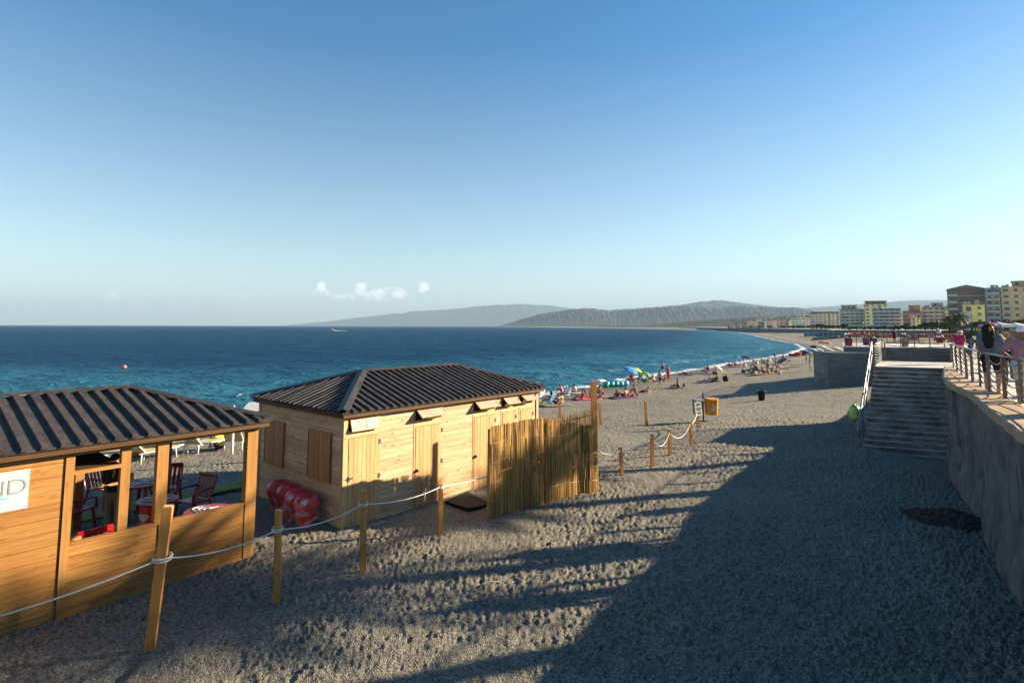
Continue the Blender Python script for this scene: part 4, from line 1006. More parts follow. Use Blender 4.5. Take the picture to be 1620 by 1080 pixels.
def make_table(x, y, r, label, skirt=False, rot=0.0, zf=.06):
    o = thing('plastic_table', label, 'table', (x, y, zf), rot, 'red plastic tables in the kiosk')
    MB().lathe([(r*.97, .685), (r, .695), (r, .715), (r*.985, .725), (.001, .727)], (0, 0, 0), 24).build('tabletop', M['dred'], o)
    e = MB(); 
    for k, rr in ((0, r*.62), (1, r*.4), (2, r*.2)): e.tube([Vector((a, b, .732)) for a, b in heart(0, 0, rr)], .012, 6)
    e.build('heart_emblem', M['white'], o)
    if skirt:
        P = [(r*.8*math.cos(a), r*.8*math.sin(a)) for a in np.linspace(0, 2*math.pi, 9)[:-1]+.39]
        MB().prism(P, .02, .684).build('side_panel', M['red'], o)
        fa = -math.pi/2-rot-.30; rr = r*.8*math.cos(math.pi/8)+.012
        c = Vector((rr*math.cos(fa), rr*math.sin(fa), .46)); t = Vector((-math.sin(fa), math.cos(fa), 0))
        make_emblem(o, lambda a, b: c+t*a+Vector((0, 0, b)), r=.085)
        q = MB()
        for j in range(6): q.tube([c+t*(-.085+j*.03)+Vector((0, 0, -.13)), c+t*(-.08+j*.03)+Vector((0, 0, -.105)), c+t*(-.07+j*.03)+Vector((0, 0, -.13))], .006, 5)
        q.build('white_lettering', M['white'], o)
    else:
        for k in range(4):
            a = math.pi/4+k*math.pi/2; MB().bar((r*.55*math.cos(a), r*.55*math.sin(a), .69), (r*.78*math.cos(a), r*.78*math.sin(a), 0), .06, .05).build('leg', M['dred'], o)
    return o
p = at(226, 762, .79); make_table(p.x, p.y, .44, 'dark red plastic table at the back of the kiosk, beside the standing man')
p = at(249, 789, .79); make_table(p.x, p.y, .37, 'bright red box-sided table with a white heart on its side', True, .39)
p = at(330, 806, .79); make_table(p.x, p.y, .42, 'red plastic table with a white heart emblem, close behind the right hand apron')
chair_at(306, 795, .45, KR+1.9, 'dark red armchair right of the heart-sided table')
chair_at(118, 806, .5, KR-1.2, 'dark red armchair seen under the hanging shelf')
chair_at(264, 765, .6, KR+2.6, 'dark red armchair behind the middle window post')
chair_at(168, 828, .5, KR+.06, 'bright red chair with its sunlit back against the low front wall', M['red'])  # brighter red than the other chairs paints the sun on it
rc = [o for o in C.objects if o.get('label', '').startswith('bright red chair')][0]; rc.location = kw(-2.3, .94, .05)
chair_at(166, 770, .5, KR-2.6, 'dark red chair behind the standing man')

# ================================================================== PEOPLE
def surfnet(val, org, h):
    ins = val < 0; nx, ny, nz = val.shape
    cnt = np.zeros((nx-1, ny-1, nz-1), np.int8)
    for a in (0, 1):
        for b in (0, 1):
            for c in (0, 1): cnt += ins[a:nx-1+a, b:ny-1+b, c:nz-1+c]
    act = (cnt > 0) & (cnt < 8); ci = np.argwhere(act)
    idx = -np.ones(act.shape, np.int64); idx[act] = np.arange(len(ci))
    acc = np.zeros((len(ci), 3)); n = np.zeros(len(ci))
    crn = [(a, b, c) for a in (0, 1) for b in (0, 1) for c in (0, 1)]
    for p in crn:
        for ax in range(3):
            if p[ax]: continue
            q = list(p); q[ax] = 1
            v0 = val[ci[:, 0]+p[0], ci[:, 1]+p[1], ci[:, 2]+p[2]]; v1 = val[ci[:, 0]+q[0], ci[:, 1]+q[1], ci[:, 2]+q[2]]
            m = (v0 < 0) != (v1 < 0); t = np.where(m, v0/np.where(m, v0-v1, 1), 0)
            pos = np.array(p, float)[None, :].repeat(len(ci), 0); pos[:, ax] = t
            acc[m] += pos[m]; n[m] += 1
    V = (ci+acc/n[:, None])*h+org
    Q = []
    for ax in range(3):
        b, c = (ax+1) % 3, (ax+2) % 3
        sl0 = [slice(None)]*3; sl1 = [slice(None)]*3; sl0[ax] = slice(0, -1); sl1[ax] = slice(1, None)
        e = np.argwhere(ins[tuple(sl0)] != ins[tuple(sl1)])
        ok = (e[:, b] > 0) & (e[:, c] > 0) & (e[:, b] < val.shape[b]-1) & (e[:, c] < val.shape[c]-1); e = e[ok]
        if not len(e): continue
        flip = ins[e[:, 0], e[:, 1], e[:, 2]]
        def cell(db, dc):
            k = e.copy(); k[:, b] += db; k[:, c] += dc; return idx[k[:, 0], k[:, 1], k[:, 2]]
        q = np.stack([cell(-1, -1), cell(0, -1), cell(0, 0), cell(-1, 0)], 1)
        q = np.where(flip[:, None], q, q[:, ::-1]); Q.append(q)
    return V, np.concatenate(Q)
def grow(prims, h, k=.03):
    """one closed surface grown round tapered limbs (a, b, ra, rb)"""
    pts = np.array([p[i] for p in prims for i in (0, 1)]); rm = max(max(p[2], p[3]) for p in prims)+k+2*h
    lo = pts.min(0)-rm; hi = pts.max(0)+rm; n = np.ceil((hi-lo)/h).astype(int)+1
    val = np.full(n, .2); ax = [lo[i]+np.arange(n[i])*h for i in range(3)]
    for p in prims:
        a, b, ra, rb = np.array(p[0], float), np.array(p[1], float), p[2], p[3]; kk = p[4] if len(p) > 4 else k
        mg = max(ra, rb)+.09+kk; l = np.minimum(a, b)-mg; u = np.maximum(a, b)+mg
        i0 = np.maximum(((l-lo)/h).astype(int), 0); i1 = np.minimum(((u-lo)/h).astype(int)+2, n)
        X, Y, Z = np.meshgrid(*[ax[i][i0[i]:i1[i]] for i in range(3)], indexing='ij')
        ab = b-a; L2 = max(ab@ab, 1e-9); t = np.clip(((X-a[0])*ab[0]+(Y-a[1])*ab[1]+(Z-a[2])*ab[2])/L2, 0, 1)
        d = np.sqrt((X-a[0]-t*ab[0])**2+(Y-a[1]-t*ab[1])**2+(Z-a[2]-t*ab[2])**2)-(ra+(rb-ra)*t)
        sl_ = tuple(slice(i0[i], i1[i]) for i in range(3)); v = val[sl_]
        hh = np.clip(.5+.5*(v-d)/kk, 0, 1); val[sl_] = v*(1-hh)+d*hh-kk*hh*(1-hh)
    return surfnet(val, lo, h)
STAND = dict(pel=(0,0,.94), che=(0,-.01,1.27), nec=(0,-.02,1.45), hea=(0,.015,1.60), sl=(-.175,-.01,1.41), sr=(.175,-.01,1.41), el=(-.23,-.04,1.13), er=(.23,-.04,1.13), wl=(-.24,.04,.89), wr=(.24,.04,.89),
             hl=(-.09,0,.91), hr=(.09,0,.91), kl=(-.1,.02,.5), kr=(.1,.02,.5), al=(-.11,-.02,.09), ar=(.11,-.02,.09), tl=(-.13,.13,.035), tr=(.13,.13,.035), fwd=(0,1,0))
def pose(**k): d = dict(STAND); d.update(k); return d
POSES = {
 'stand': STAND,
 'stand2': pose(el=(-.3,.02,1.16), wl=(-.16,.16,1.08), kr=(.13,.06,.5), ar=(.16,-.0,.09), tr=(.2,.14,.035)),
 'walk': pose(kl=(-.09,.2,.52), al=(-.09,.3,.1), tl=(-.1,.45,.06), kr=(.09,.03,.49), ar=(.09,-.33,.16), tr=(.1,-.22,.04), el=(-.22,-.14,1.14), wl=(-.2,-.2,.9), er=(.22,.06,1.14), wr=(.2,.26,.98)),
 'sit': pose(pel=(0,0,.12), che=(0,-.13,.43), nec=(0,-.17,.6), hea=(0,-.12,.75), sl=(-.17,-.15,.56), sr=(.17,-.15,.56), el=(-.25,-.28,.32), er=(.25,-.28,.32), wl=(-.25,-.36,.06), wr=(.25,-.36,.06), hl=(-.09,.02,.12), hr=(.09,.02,.12),
             kl=(-.12,.42,.4), kr=(.12,.44,.38), al=(-.12,.66,.07), ar=(.12,.7,.07), tl=(-.13,.8,.06), tr=(.13,.84,.06)),
 'hug': pose(pel=(0,0,.12), che=(0,.06,.42), nec=(0,.12,.58), hea=(0,.2,.71), sl=(-.17,.09,.54), sr=(.17,.09,.54), el=(-.2,.3,.36), er=(.2,.3,.36), wl=(-.08,.47,.3), wr=(.08,.47,.3), hl=(-.09,.02,.12), hr=(.09,.02,.12),
             kl=(-.12,.42,.44), kr=(.12,.42,.44), al=(-.1,.52,.07), ar=(.1,.52,.07), tl=(-.1,.65,.04), tr=(.1,.65,.04)),
 'legs': pose(pel=(0,0,.12), che=(0,.02,.44), nec=(0,.04,.61), hea=(0,.09,.76), sl=(-.17,.03,.57), sr=(.17,.03,.57), el=(-.24,.1,.33), er=(.24,.08,.33), wl=(-.14,.28,.24), wr=(.14,.28,.24), hl=(-.09,.02,.12), hr=(.09,.02,.12),
             kl=(-.12,.46,.14), kr=(.13,.44,.22), al=(-.12,.88,.07), ar=(.14,.8,.07), tl=(-.13,.93,.18), tr=(.15,.9,.1)),
 'chair': pose(pel=(0,0,.36), che=(0,-.16,.66), nec=(0,-.23,.83), hea=(0,-.21,.98), sl=(-.17,-.2,.79), sr=(.17,-.2,.79), el=(-.25,-.1,.56), er=(.25,-.1,.56), wl=(-.22,.14,.5), wr=(.22,.14,.5), hl=(-.09,.03,.35), hr=(.09,.03,.35),
             kl=(-.12,.44,.42), kr=(.12,.44,.42), al=(-.12,.64,.08), ar=(.12,.64,.08), tl=(-.13,.78,.04), tr=(.13,.78,.04)),
 'lie': pose(pel=(0,0,.13), che=(0,-.33,.13), nec=(0,-.51,.13), hea=(0,-.66,.17), sl=(-.17,-.47,.12), sr=(.17,-.47,.12), el=(-.3,-.26,.07), er=(.28,-.66,.08), wl=(-.22,-.04,.07), wr=(.08,-.78,.09), hl=(-.09,.03,.12), hr=(.09,.03,.12),
             kl=(-.12,.44,.12), kr=(.13,.38,.3), al=(-.13,.86,.07), ar=(.14,.66,.07), tl=(-.14,.9,.18), tr=(.14,.8,.06), fwd=(0,.1,1)),
 'prone': pose(pel=(0,0,.13), che=(0,-.32,.2), nec=(0,-.47,.3), hea=(0,-.57,.43), sl=(-.17,-.43,.27), sr=(.17,-.43,.27), el=(-.2,-.5,.05), er=(.2,-.5,.05), wl=(-.08,-.7,.06), wr=(.1,-.7,.06), hl=(-.09,.03,.12), hr=(.09,.03,.12),
             kl=(-.1,.45,.09), kr=(.1,.45,.09), al=(-.1,.86,.08), ar=(.1,.8,.3), tl=(-.1,.98,.05), tr=(.1,.82,.42), fwd=(0,-1,0)),
 'bend': pose(che=(0,.2,1.18), nec=(0,.34,1.27), hea=(0,.47,1.32), sl=(-.17,.29,1.23), sr=(.17,.29,1.23), el=(-.2,.4,.96), er=(.2,.38,.96), wl=(-.12,.5,.75), wr=(.12,.5,.75)),
}
def V3(*a): return Vector(a[0] if len(a) == 1 else a)
def body_prims(J, hands=False):
    g = {k: Vector(v) for k, v in J.items()}; lat = (g['sr']-g['sl']).normalized(); up = (g['nec']-g['pel']).normalized(); fw = lat.cross(up)*-1
    fw = up.cross(lat)
    hu = (g['hea']-g['nec']).normalized(); f = Vector(J['fwd']).normalized(); hl_ = hu.cross(f).normalized()
    P = []
    add = lambda a, b, ra, rb, k=.03: P.append((tuple(a), tuple(b), ra, rb, k))
    for s_ in (-1, 1):
        add(g['pel']+lat*s_*.06, g['che']+lat*s_*.075, .1, .1, .05); add(g['che']+lat*s_*.075, g['nec']-up*.07+lat*s_*.07, .1, .07, .05)
    add(g['hl'], g['hr'], .105, .105, .04); add(g['sl'], g['sr'], .062, .062, .05); add(g['che']+fw*.02, g['nec'], .09, .06, .04)
    add(g['nec'], g['hea']-hu*.03, .056, .052, .03)
    h = g['hea']
    add(h-hu*.02-f*.012, h+hu*.035-f*.012, .083, .086, .02); add(h-hu*.075+f*.04, h+hu*.02+f*.03, .042, .06, .03)
    add(h+f*.085-hu*.005, h+f*.105-hu*.028, .010, .016, .012)
    for s_ in (-1, 1): add(h+hl_*s_*.085-hu*.0, h+hl_*s_*.09+hu*.03-f*.01, .014, .018, .01)
    for c in 'lr':
        add(g['s'+c], g['e'+c], .052, .04); add(g['e'+c], g['w'+c], .042, .028)
        d = (g['w'+c]-g['e'+c]).normalized(); sd = -1 if c == 'l' else 1
        side = (fw-d*fw.dot(d)); side = side.normalized() if side.length > .2 else (up-d*up.dot(d)).normalized()
        pal = d.cross(side)*sd
        if not hands: add(g['w'+c], g['w'+c]+d*.13, .032, .024)
        else:
            w_ = g['w'+c]
            for j in range(4): add(w_+d*.01+side*(.01*(1.5-j)), w_+d*.085+side*(.021*(1.5-j)), .022, .014, .012)
            for j, ln in enumerate((.068, .078, .072, .055)):
                b0 = w_+d*.088+side*(.021*(1.5-j)); b1 = b0+d*ln*.5-pal*.012; b2 = b1+d*ln*.42-pal*.03
                add(b0, b1, .0105, .0098, .006); add(b1, b2, .0098, .0082, .006)
            t0 = w_+d*.025+side*.028; t1 = t0+d*.035+side*.035-pal*.01; t2 = t1+d*.035+side*.01-pal*.012
            add(t0, t1, .015, .012, .01); add(t1, t2, .012, .0095, .008)
        add(g['h'+c], g['k'+c], .086, .056, .04); add(g['k'+c], g['a'+c], .058, .034); add(g['k'+c].lerp(g['a'+c], .12)-fw*.012, g['k'+c].lerp(g['a'+c], .45)-fw*.015, .05, .045)
        add(g['a'+c], g['t'+c], .038, .03, .02)
    return P, g, lat, up, fw, hu, f
def garment(kind, J):
    P, g, lat, up, fw, hu, f = body_prims(J); o = []
    add = lambda a, b, ra, rb, k=.035: o.append((tuple(a), tuple(b), ra, rb, k))
    if kind in ('shorts', 'trunks', 'trousers', 'bottom'):
        add(g['hl'], g['hr'], .118, .118)
        for s_ in (-1, 1): add(g['pel']+lat*s_*.06, (g['pel'].lerp(g['che'], .12))+lat*s_*.065, .114, .108)
        if kind != 'bottom':
            for c in 'lr':
                e = {'shorts': .75, 'trunks': .5, 'trousers': 1.0}[kind]; add(g['h'+c], g['h'+c].lerp(g['k'+c], e), .1, .1-.026*e)
                if kind == 'trousers': add(g['k'+c], g['k'+c].lerp(g['a'+c], .95), .074, .058)
    if kind in ('tee', 'top', 'vest', 'suit'):
        lo = .1 if kind != 'top' else .74
        for s_ in (-1, 1):
            add(g['pel'].lerp(g['che'], lo)+lat*s_*.064, g['che']+lat*s_*.078, .118, .113, .05); add(g['che']+lat*s_*.075, (g['nec']-up*(.08 if kind == 'tee' else .11))+lat*s_*.07, .114, .083, .05)
        if kind == 'tee':
            add(g['sl'], g['sr'], .075, .075, .04)
            for c in 'lr': add(g['s'+c], g['s'+c].lerp(g['e'+c], .72), .07, .062)
        if kind == 'suit': add(g['hl'], g['hr'], .115, .115)
    if kind in ('short', 'long', 'bun', 'cap'):
        h = g['hea']; add(h+hu*.045-f*.028, h+hu*.05-f*.01, .086, .086, .02); add(h+hu*.0-f*.05, h+hu*.06-f*.02, .075, .082, .02)
        if kind == 'cap': o[:] = []; add(h+hu*.055-f*.02, h+hu*.065-f*.005, .093, .089, .02); add(h+hu*.05+f*.07, h+hu*.042+f*.15, .03, .022, .04); add(h+hu*.05+f*.07+lat*.04, h+hu*.042+f*.13+lat*.03, .022, .018, .04); add(h+hu*.05+f*.07-lat*.04, h+hu*.042+f*.13-lat*.03, .022, .018, .04)
        if kind == 'long':
            b = g['nec']-up*.1-fw*.09; add(h-f*.07, b, .08, .085, .05); add(b+lat*.05, b-up*.15+lat*.04-fw*.015, .07, .05, .05); add(b-lat*.05, b-up*.17-lat*.03-fw*.015, .07, .045, .05)
            for s_ in (-1, 1): add(h+lat*s_*.075-f*.02, g['nec']+lat*s_*.08-fw*.02, .035, .04, .03)
        if kind == 'bun': add(h+hu*.09-f*.1, h+hu*.1-f*.1, .045, .045, .02)
    return o
_pm = {}
def pmesh(key, prims, h):
    if key not in _pm: _pm[key] = npmesh(key[0], *grow(prims, h))
    return _pm[key]
def person(loc, face, pz, label, skin='tan', wear=(('trunks', 'navy'),), hair=('short', 'dark'), group=None, h=.021, scale=1.0, J=None, hands=False, name='person'):
    J = J or POSES[pz]
    b = link(name, pmesh(('person_body', pz, h), body_prims(J, hands)[0], h), None, None, loc, face); b.scale = (scale,)*3
    if len(b.data.materials) == 0: b.data.materials.append(SKIN['tan'])
    paint(b, SKIN[skin]); tag(b, label, 'person', group)
    for k, c in list(wear)+([hair] if hair else []):
        nm = {'short': 'hair', 'long': 'hair', 'bun': 'hair', 'cap': 'cap', 'trunks': 'swim_trunks', 'bottom': 'swim_briefs', 'top': 'swim_top', 'suit': 'swimsuit', 'tee': 'shirt'}.get(k, k)
        me = pmesh((nm, k, pz, h), garment(k, J), h)
        if len(me.materials) == 0: me.materials.append(CLOTH['navy'])
        paint(link(nm, me, None, b), CLOTH[c])
    return b
SKIN = {k: P_('skin_'+k, c, .55, var=.1, scale=5) for k, c in (('tan', (.4, .2, .12)), ('dark', (.25, .115, .065)), ('pale', (.55, .32, .22)))}
CLOTH = {k: P_('cloth_'+k, c, .85, var=.15, scale=9) for k, c in (('navy', (.02, .035, .12)), ('black', (.012, .012, .014)), ('red', (.5, .02, .03)), ('pink', (.6, .1, .2)), ('white', (.7, .7, .68)), ('green', (.04, .25, .08)),
         ('blue', (.03, .2, .5)), ('teal', (.02, .3, .34)), ('yellow', (.65, .5, .06)), ('orange', (.65, .2, .03)), ('grey', (.11, .125, .15)), ('dark', (.014, .011, .009)), ('brown', (.09, .045, .02)), ('blond', (.4, .28, .12)),
         ('dred', (.12, .008, .018)), ('magenta', (.32, .015, .07)), ('rose', (.3, .15, .17)), ('khaki', (.16, .14, .1)), ('silver', (.45, .45, .44)), ('purple', (.06, .02, .09)), ('cream', (.65, .58, .42)), ('sage', (.4, .46, .42)))}
GB = 'bathers along the beach'
def bp(px, py, pz, face, label, skin='tan', wear=(('trunks', 'navy'),), hair=('short', 'dark'), scale=1.0):
    p = onbeach(px, py); return person(p, R(face), pz, label, skin, wear, hair, GB, scale=scale)
bik = lambda c: (('bottom', c), ('top', c)); trk = lambda c: (('trunks', c),); su = lambda c: (('suit', c),)
tee = lambda c, d: (('tee', c), ('shorts', d))
PEOPLE = [  # pixel of the seat or feet, pose, which way they face (degrees, 0 = away), label, skin, clothes, hair
 (852, 633, 'chair', 75, 'bather in white shirt seated at the hut corner, partly hidden by its roof', 'tan', tee('white', 'khaki'), ('short', 'brown')),
 (868, 640, 'chair', 60, 'woman with long dark hair in the blue beach chair, seen from behind', 'tan', bik('black'), ('long', 'dark')),
 (881, 640, 'sit', 75, 'tanned bather leaning back on both hands right of the blue chair', 'tan', trk('black'), ('short', 'brown')),
 (889, 639, 'legs', 40, 'sunbather with legs stretched out, farther right of the blue chair', 'pale', bik('khaki'), ('bun', 'brown')),
 (895, 629, 'chair', 150, 'bather in a white top in the white chair behind the stake', 'tan', tee('white', 'navy'), ('short', 'silver')),
 (889, 621, 'hug', 70, 'bather in pink hunched beside the small beige parasol', 'tan', su('pink'), ('short', 'brown')),
 (905, 622, 'sit', 20, 'child in a blue shirt sitting near the yellow towel', 'tan', tee('blue', 'blue'), ('short', 'brown'), .72),
 (911, 621, 'hug', 60, 'dark haired man bent over his knees by the yellow towel', 'tan', trk('navy'), ('short', 'dark')),
 (920, 632, 'sit', 100, 'bather in red leaning back on the left of the pink towel', 'tan', su('red'), ('short', 'brown')),
 (926, 630, 'hug', 20, 'woman with brown hair hunched at the middle of the pink towel', 'tan', bik('magenta'), ('long', 'brown')),
 (934, 629, 'legs', 280, 'bather in pink sitting towards the tall post on the pink towel', 'pale', su('pink'), ('bun', 'dark')),
 (944, 630, 'prone', 80, 'sunbather in pink lying behind the tall screen post', 'tan', bik('pink'), ('short', 'dark')),
 (948, 622, 'hug', 200, 'dark haired woman sitting just right of the tall screen post', 'tan', bik('black'), ('long', 'dark')),
 (959, 611, 'sit', 10, 'man sitting by the water right of the tilted white parasol', 'dark', trk('navy'), ('short', 'dark')),
 (977, 629, 'hug', 30, 'child in magenta on the left end of the purple towel', 'tan', su('magenta'), ('short', 'dark'), .85),
 (988, 628, 'sit', 50, 'dark haired bather sitting at the middle of the purple towel', 'tan', trk('purple'), ('short', 'dark')),
 (996, 627, 'lie', 100, 'sunbather in dark red lying on the right of the purple towel', 'dark', bik('red'), ('short', 'dark')),
 (1006, 622, 'hug', 90, 'bather in pink crouching behind the purple towel', 'tan', su('rose'), ('short', 'brown')),
 (1017, 621, 'prone', 100, 'sunbather propped on the elbows, farthest right of the purple towel party', 'tan', trk('black'), ('short', 'dark')),
 (997, 605, 'chair', 60, 'bather in a chair below the blue parasol, on its left', 'tan', trk('black'), ('short', 'silver')),
 (1003, 605, 'chair', 300, 'bather facing right in a chair below the blue parasol', 'dark', trk('red'), ('short', 'dark')),
 (1010, 604, 'chair', 80, 'bather in dark clothes between the blue parasol and the green ring', 'tan', tee('grey', 'black'), ('short', 'dark')),
 (1027, 603, 'chair', 250, 'bather in black clothes seated right of the green ring', 'tan', tee('black', 'black'), ('short', 'dark')),
 (1034, 602, 'hug', 130, 'bather with pale skin crouching right of the one in black', 'pale', trk('cream'), ('short', 'blond')),
 (1044, 612, 'walk', 290, 'man in dark trunks walking up the sand', 'tan', trk('navy'), ('short', 'dark')),
 (1051, 603, 'sit', 80, 'bather in orange sitting behind the walking man', 'tan', su('orange'), ('short', 'brown')),
 (1057, 601, 'stand', 190, 'woman in long red trousers standing near the surf', 'tan', (('trousers', 'red'), ('top', 'red')), ('bun', 'dark')),
 (1048, 590, 'stand2', 0, 'swimmer wading in the shallow water near the surf line', 'pale', trk('black'), ('short', 'dark')),
 (1073, 612, 'legs', 100, 'man sitting alone on open sand with his bare back lit by the sun', 'tan', trk('black'), ('short', 'dark')),
 (1085, 592, 'lie', 80, 'sunbather lying alone right beside the white surf', 'tan', trk('black'), ('short', 'dark')),
 (1117, 590, 'hug', 80, 'bather in a white shirt sitting left of the white and yellow parasol', 'tan', tee('white', 'pink'), ('short', 'dark')),
 (1121, 586, 'hug', 20, 'bather in dark red sitting behind the one in white', 'dark', tee('red', 'black'), ('short', 'dark')),
 (1135, 593, 'hug', 70, 'bather crouching below the white and yellow parasol', 'tan', trk('khaki'), ('short', 'brown')),
 (1115, 604, 'prone', 95, 'sunbather in blue trunks lying face down', 'tan', trk('blue'), ('short', 'dark')),
 (1127, 604, 'prone', 80, 'sunbather lying face down right of the one in blue trunks', 'tan', bik('black'), ('bun', 'dark')),
 (1135, 601, 'legs', 80, 'bather sitting upright behind the two lying face down', 'dark', trk('black'), ('short', 'dark')),
 (1155, 580, 'hug', 40, 'leftmost of the bathers seated in a row below the small blue parasols', 'tan', trk('red'), ('short', 'brown')),
 (1160, 580, 'hug', 80, 'second bather of the seated row below the small blue parasols', 'pale', trk('white'), ('short', 'dark')),
 (1164, 579, 'hug', 20, 'third bather of the seated row, in red', 'tan', su('red'), ('short', 'brown')),
 (1170, 580, 'sit', 60, 'fourth bather of the seated row, leaning back', 'tan', trk('cream'), ('short', 'dark')),
 (1176, 573, 'stand', 20, 'bather standing under the right hand dark blue parasol', 'dark', trk('red'), ('short', 'dark'), .8),
 (1180, 581, 'hug', 20, 'bather crouching at the right end of the seated row', 'pale', su('white'), ('short', 'brown')),
 (1186, 590, 'chair', 70, 'bather in dark clothes at the left edge of the crowded beach party', 'dark', tee('grey', 'black'), ('short', 'dark')),
 (1191, 589, 'chair', 20, 'bather in a grey top in the front of the crowded party', 'tan', tee('silver', 'grey'), ('short', 'dark')),
 (1193, 592, 'legs', 40, 'bather in black nearest us in the crowded party', 'tan', tee('black', 'black'), ('long', 'dark')),
 (1199, 589, 'chair', 300, 'bather with silver hair in the crowded party', 'tan', tee('white', 'khaki'), ('short', 'silver')),
 (1208, 590, 'hug', 70, 'bather in dark red in the middle of the crowded party', 'dark', su('red'), ('short', 'dark')),
 (1215, 589, 'stand', 10, 'bather with a bare back standing tall in the crowded party', 'tan', trk('khaki'), ('short', 'brown')),
 (1217, 592, 'hug', 60, 'bather crouching at the feet of the tall standing one', 'tan', bik('orange'), ('bun', 'brown')),
 (1221, 589, 'chair', 60, 'bather in a bright blue shirt in the crowded party', 'tan', tee('blue', 'navy'), ('short', 'dark')),
 (1228, 590, 'sit', 60, 'bather leaning back right of the blue shirt', 'tan', trk('red'), ('short', 'dark')),
 (1227, 585, 'stand2', 50, 'bather standing behind the blue shirt', 'tan', bik('black'), ('long', 'brown'), .85),
 (1233, 586, 'chair', 280, 'bather in a low chair at the right end of the crowded party', 'tan', su('pink'), ('short', 'dark')),
 (1238, 585, 'lie', 90, 'sunbather lying at the far right of the crowded party', 'tan', trk('cream'), ('short', 'brown')),
 (1192, 577, 'stand', 80, 'bather standing behind the left of the crowded party', 'tan', trk('black'), ('short', 'dark'), .8),
 (1199, 577, 'hug', 40, 'bather seated in the row behind the crowded party, in cream', 'pale', su('cream'), ('short', 'brown')),
 (1205, 575, 'stand2', 60, 'bather in dark trunks standing in the row behind the crowded party', 'dark', trk('navy'), ('short', 'dark'), .8),
 (1210, 576, 'hug', 100, 'bather in green seated in the row behind the crowded party', 'tan', su('green'), ('short', 'dark')),
 (1219, 573, 'hug', 30, 'bather in white seated nearer the grey parasol', 'tan', tee('white', 'white'), ('short', 'dark')),
 (1226, 567, 'stand', 20, 'lone bather standing at the surf beyond the crowded party', 'dark', trk('black'), ('short', 'dark'), .9),
 (1240, 566, 'hug', 20, 'bather in red seated at the surf near the red boats', 'tan', su('red'), ('short', 'dark')),
 (1250, 575, 'chair', 70, 'bather in white in the chair right of the grey parasol', 'pale', tee('white', 'white'), ('short', 'silver')),
 (1282, 586, 'stand', 240, 'man in a grey shirt and shorts standing below the yellow parasol', 'tan', tee('grey', 'silver'), ('short', 'dark')),
 (1290, 584, 'stand2', 10, 'small child in pink between two standing adults', 'pale', su('pink'), ('short', 'brown'), .58),
 (1298, 585, 'stand', 110, 'adult in a dark green dress beside the bastion wall', 'dark', (('tee', 'green'), ('trousers', 'black')), ('bun', 'dark')),
 (1276, 575, 'stand', 60, 'bather in grey standing behind the yellow parasol', 'tan', tee('khaki', 'black'), ('short', 'dark'), .9),
]
for a in PEOPLE: bp(*a)

# nearer people on the promenade and in the kiosk
def prim_person(px, D, py_head, face, label, J, skin, wear, hair, h=.011, zf=FLOOR, hands=True, key='near', loc=None, sx=1.0):
    p = loc if loc is not None else Vector(((px-CX)/FPX*D, D, zf))
    zt = zfor(p.x, p.y, py_head); s = (zt-p.z)/(J['hea'][2]+.125)
    b = person(p, R(face), key, label, skin, wear, hair, None, h, s, J, hands); b.scale = (s*sx, s*sx, s); return b
Jw = pose(fwd=(.88, .47, 0), che=(0,.0,1.27), er=(.27,.1,1.13), wr=(.22,.34,1.06), el=(-.24,-.02,1.14), wl=(-.2,.2,1.02), kr=(.12,.06,.5))
wm = prim_person(1561, 13.75, 513, -52, 'woman with long black hair and grey shirt leaning at the promenade railing', Jw, 'tan', (('tee', 'grey'), ('shorts', 'black')), ('long', 'dark'), key='rail_woman')
Jm = pose(el=(-.33,-.03,1.17), wl=(-.2,.2,1.05), er=(.3,0,1.15), wr=(.25,.24,1.0), fwd=(.3,.95,0))
prim_person(1614, 11.75, 517, -40, 'broad man in a pink shirt and white cap at the right edge, by the railing', Jm, 'dark', (('tee', 'rose'), ('shorts', 'silver')), ('cap', 'white'), key='rail_man', sx=1.15)
Jc = pose(el=(-.24,-.02,1.14), wl=(-.16,.2,1.05), er=(.24,-.02,1.14), wr=(.15,.22,1.02), hea=(0,.05,1.59))
prim_person(1513.5, 24.5, 522.5, -75, 'man in a magenta shirt and grey cap at the head of the steps', Jc, 'tan', (('tee', 'magenta'), ('trousers', 'cream')), ('cap', 'silver'), .016, key='cap_man', sx=1.1)
prim_person(1588, 17.5, 524, 170, 'man in a black shirt with a blue bag behind the railing', pose(el=(-.27,.05,1.14), wl=(-.12,.2,1.1)), 'tan', (('tee', 'black'), ('trousers', 'khaki')), ('short', 'blond'), .016, key='black_man')
prim_person(1577, 16, 529, -70, 'person in a cream top half hidden behind the long haired woman', pose(er=(.3,.16,1.36), wr=(.1,.2,1.52)), 'tan', (('tee', 'cream'), ('trousers', 'brown')), ('short', 'blond'), .016, key='half_hidden')
prim_person(1412, 58.8, 520.5, 10, 'man all in black standing against the far railing of the bastion deck', pose(el=(-.26,.02,1.14), wl=(-.14,.18,1.04)), 'dark', (('tee', 'black'), ('shorts', 'black')), ('short', 'dark'), .02, BZ, False, key='deck_man')
kp = kf(187, 722, 1.66)
kl = kw(kp.x, kp.y, .07)
prim_person(0, 0, 716, math.degrees(KR)+125, 'man in a black shirt and grey trousers standing inside the kiosk', pose(el=(-.25,.06,1.16), wl=(-.1,.26,1.16), er=(.25,.04,1.15), wr=(.1,.25,1.1), hea=(0,.06,1.58)), 'tan', (('tee', 'black'), ('trousers', 'khaki')), ('short', 'dark'), .012, key='kiosk_man', loc=kl)
bag = thing('shoulder_bag', 'bright blue bag hanging at the side of the man in black', 'bag', (atd(1588, 548, 17.2)))
MB().lathe([(.02, -.17), (.15, -.16), (.17, -.02), (.14, .1), (.03, .13)], (0, 0, 0), 12).build('bag_body', M['blue'], bag, True)
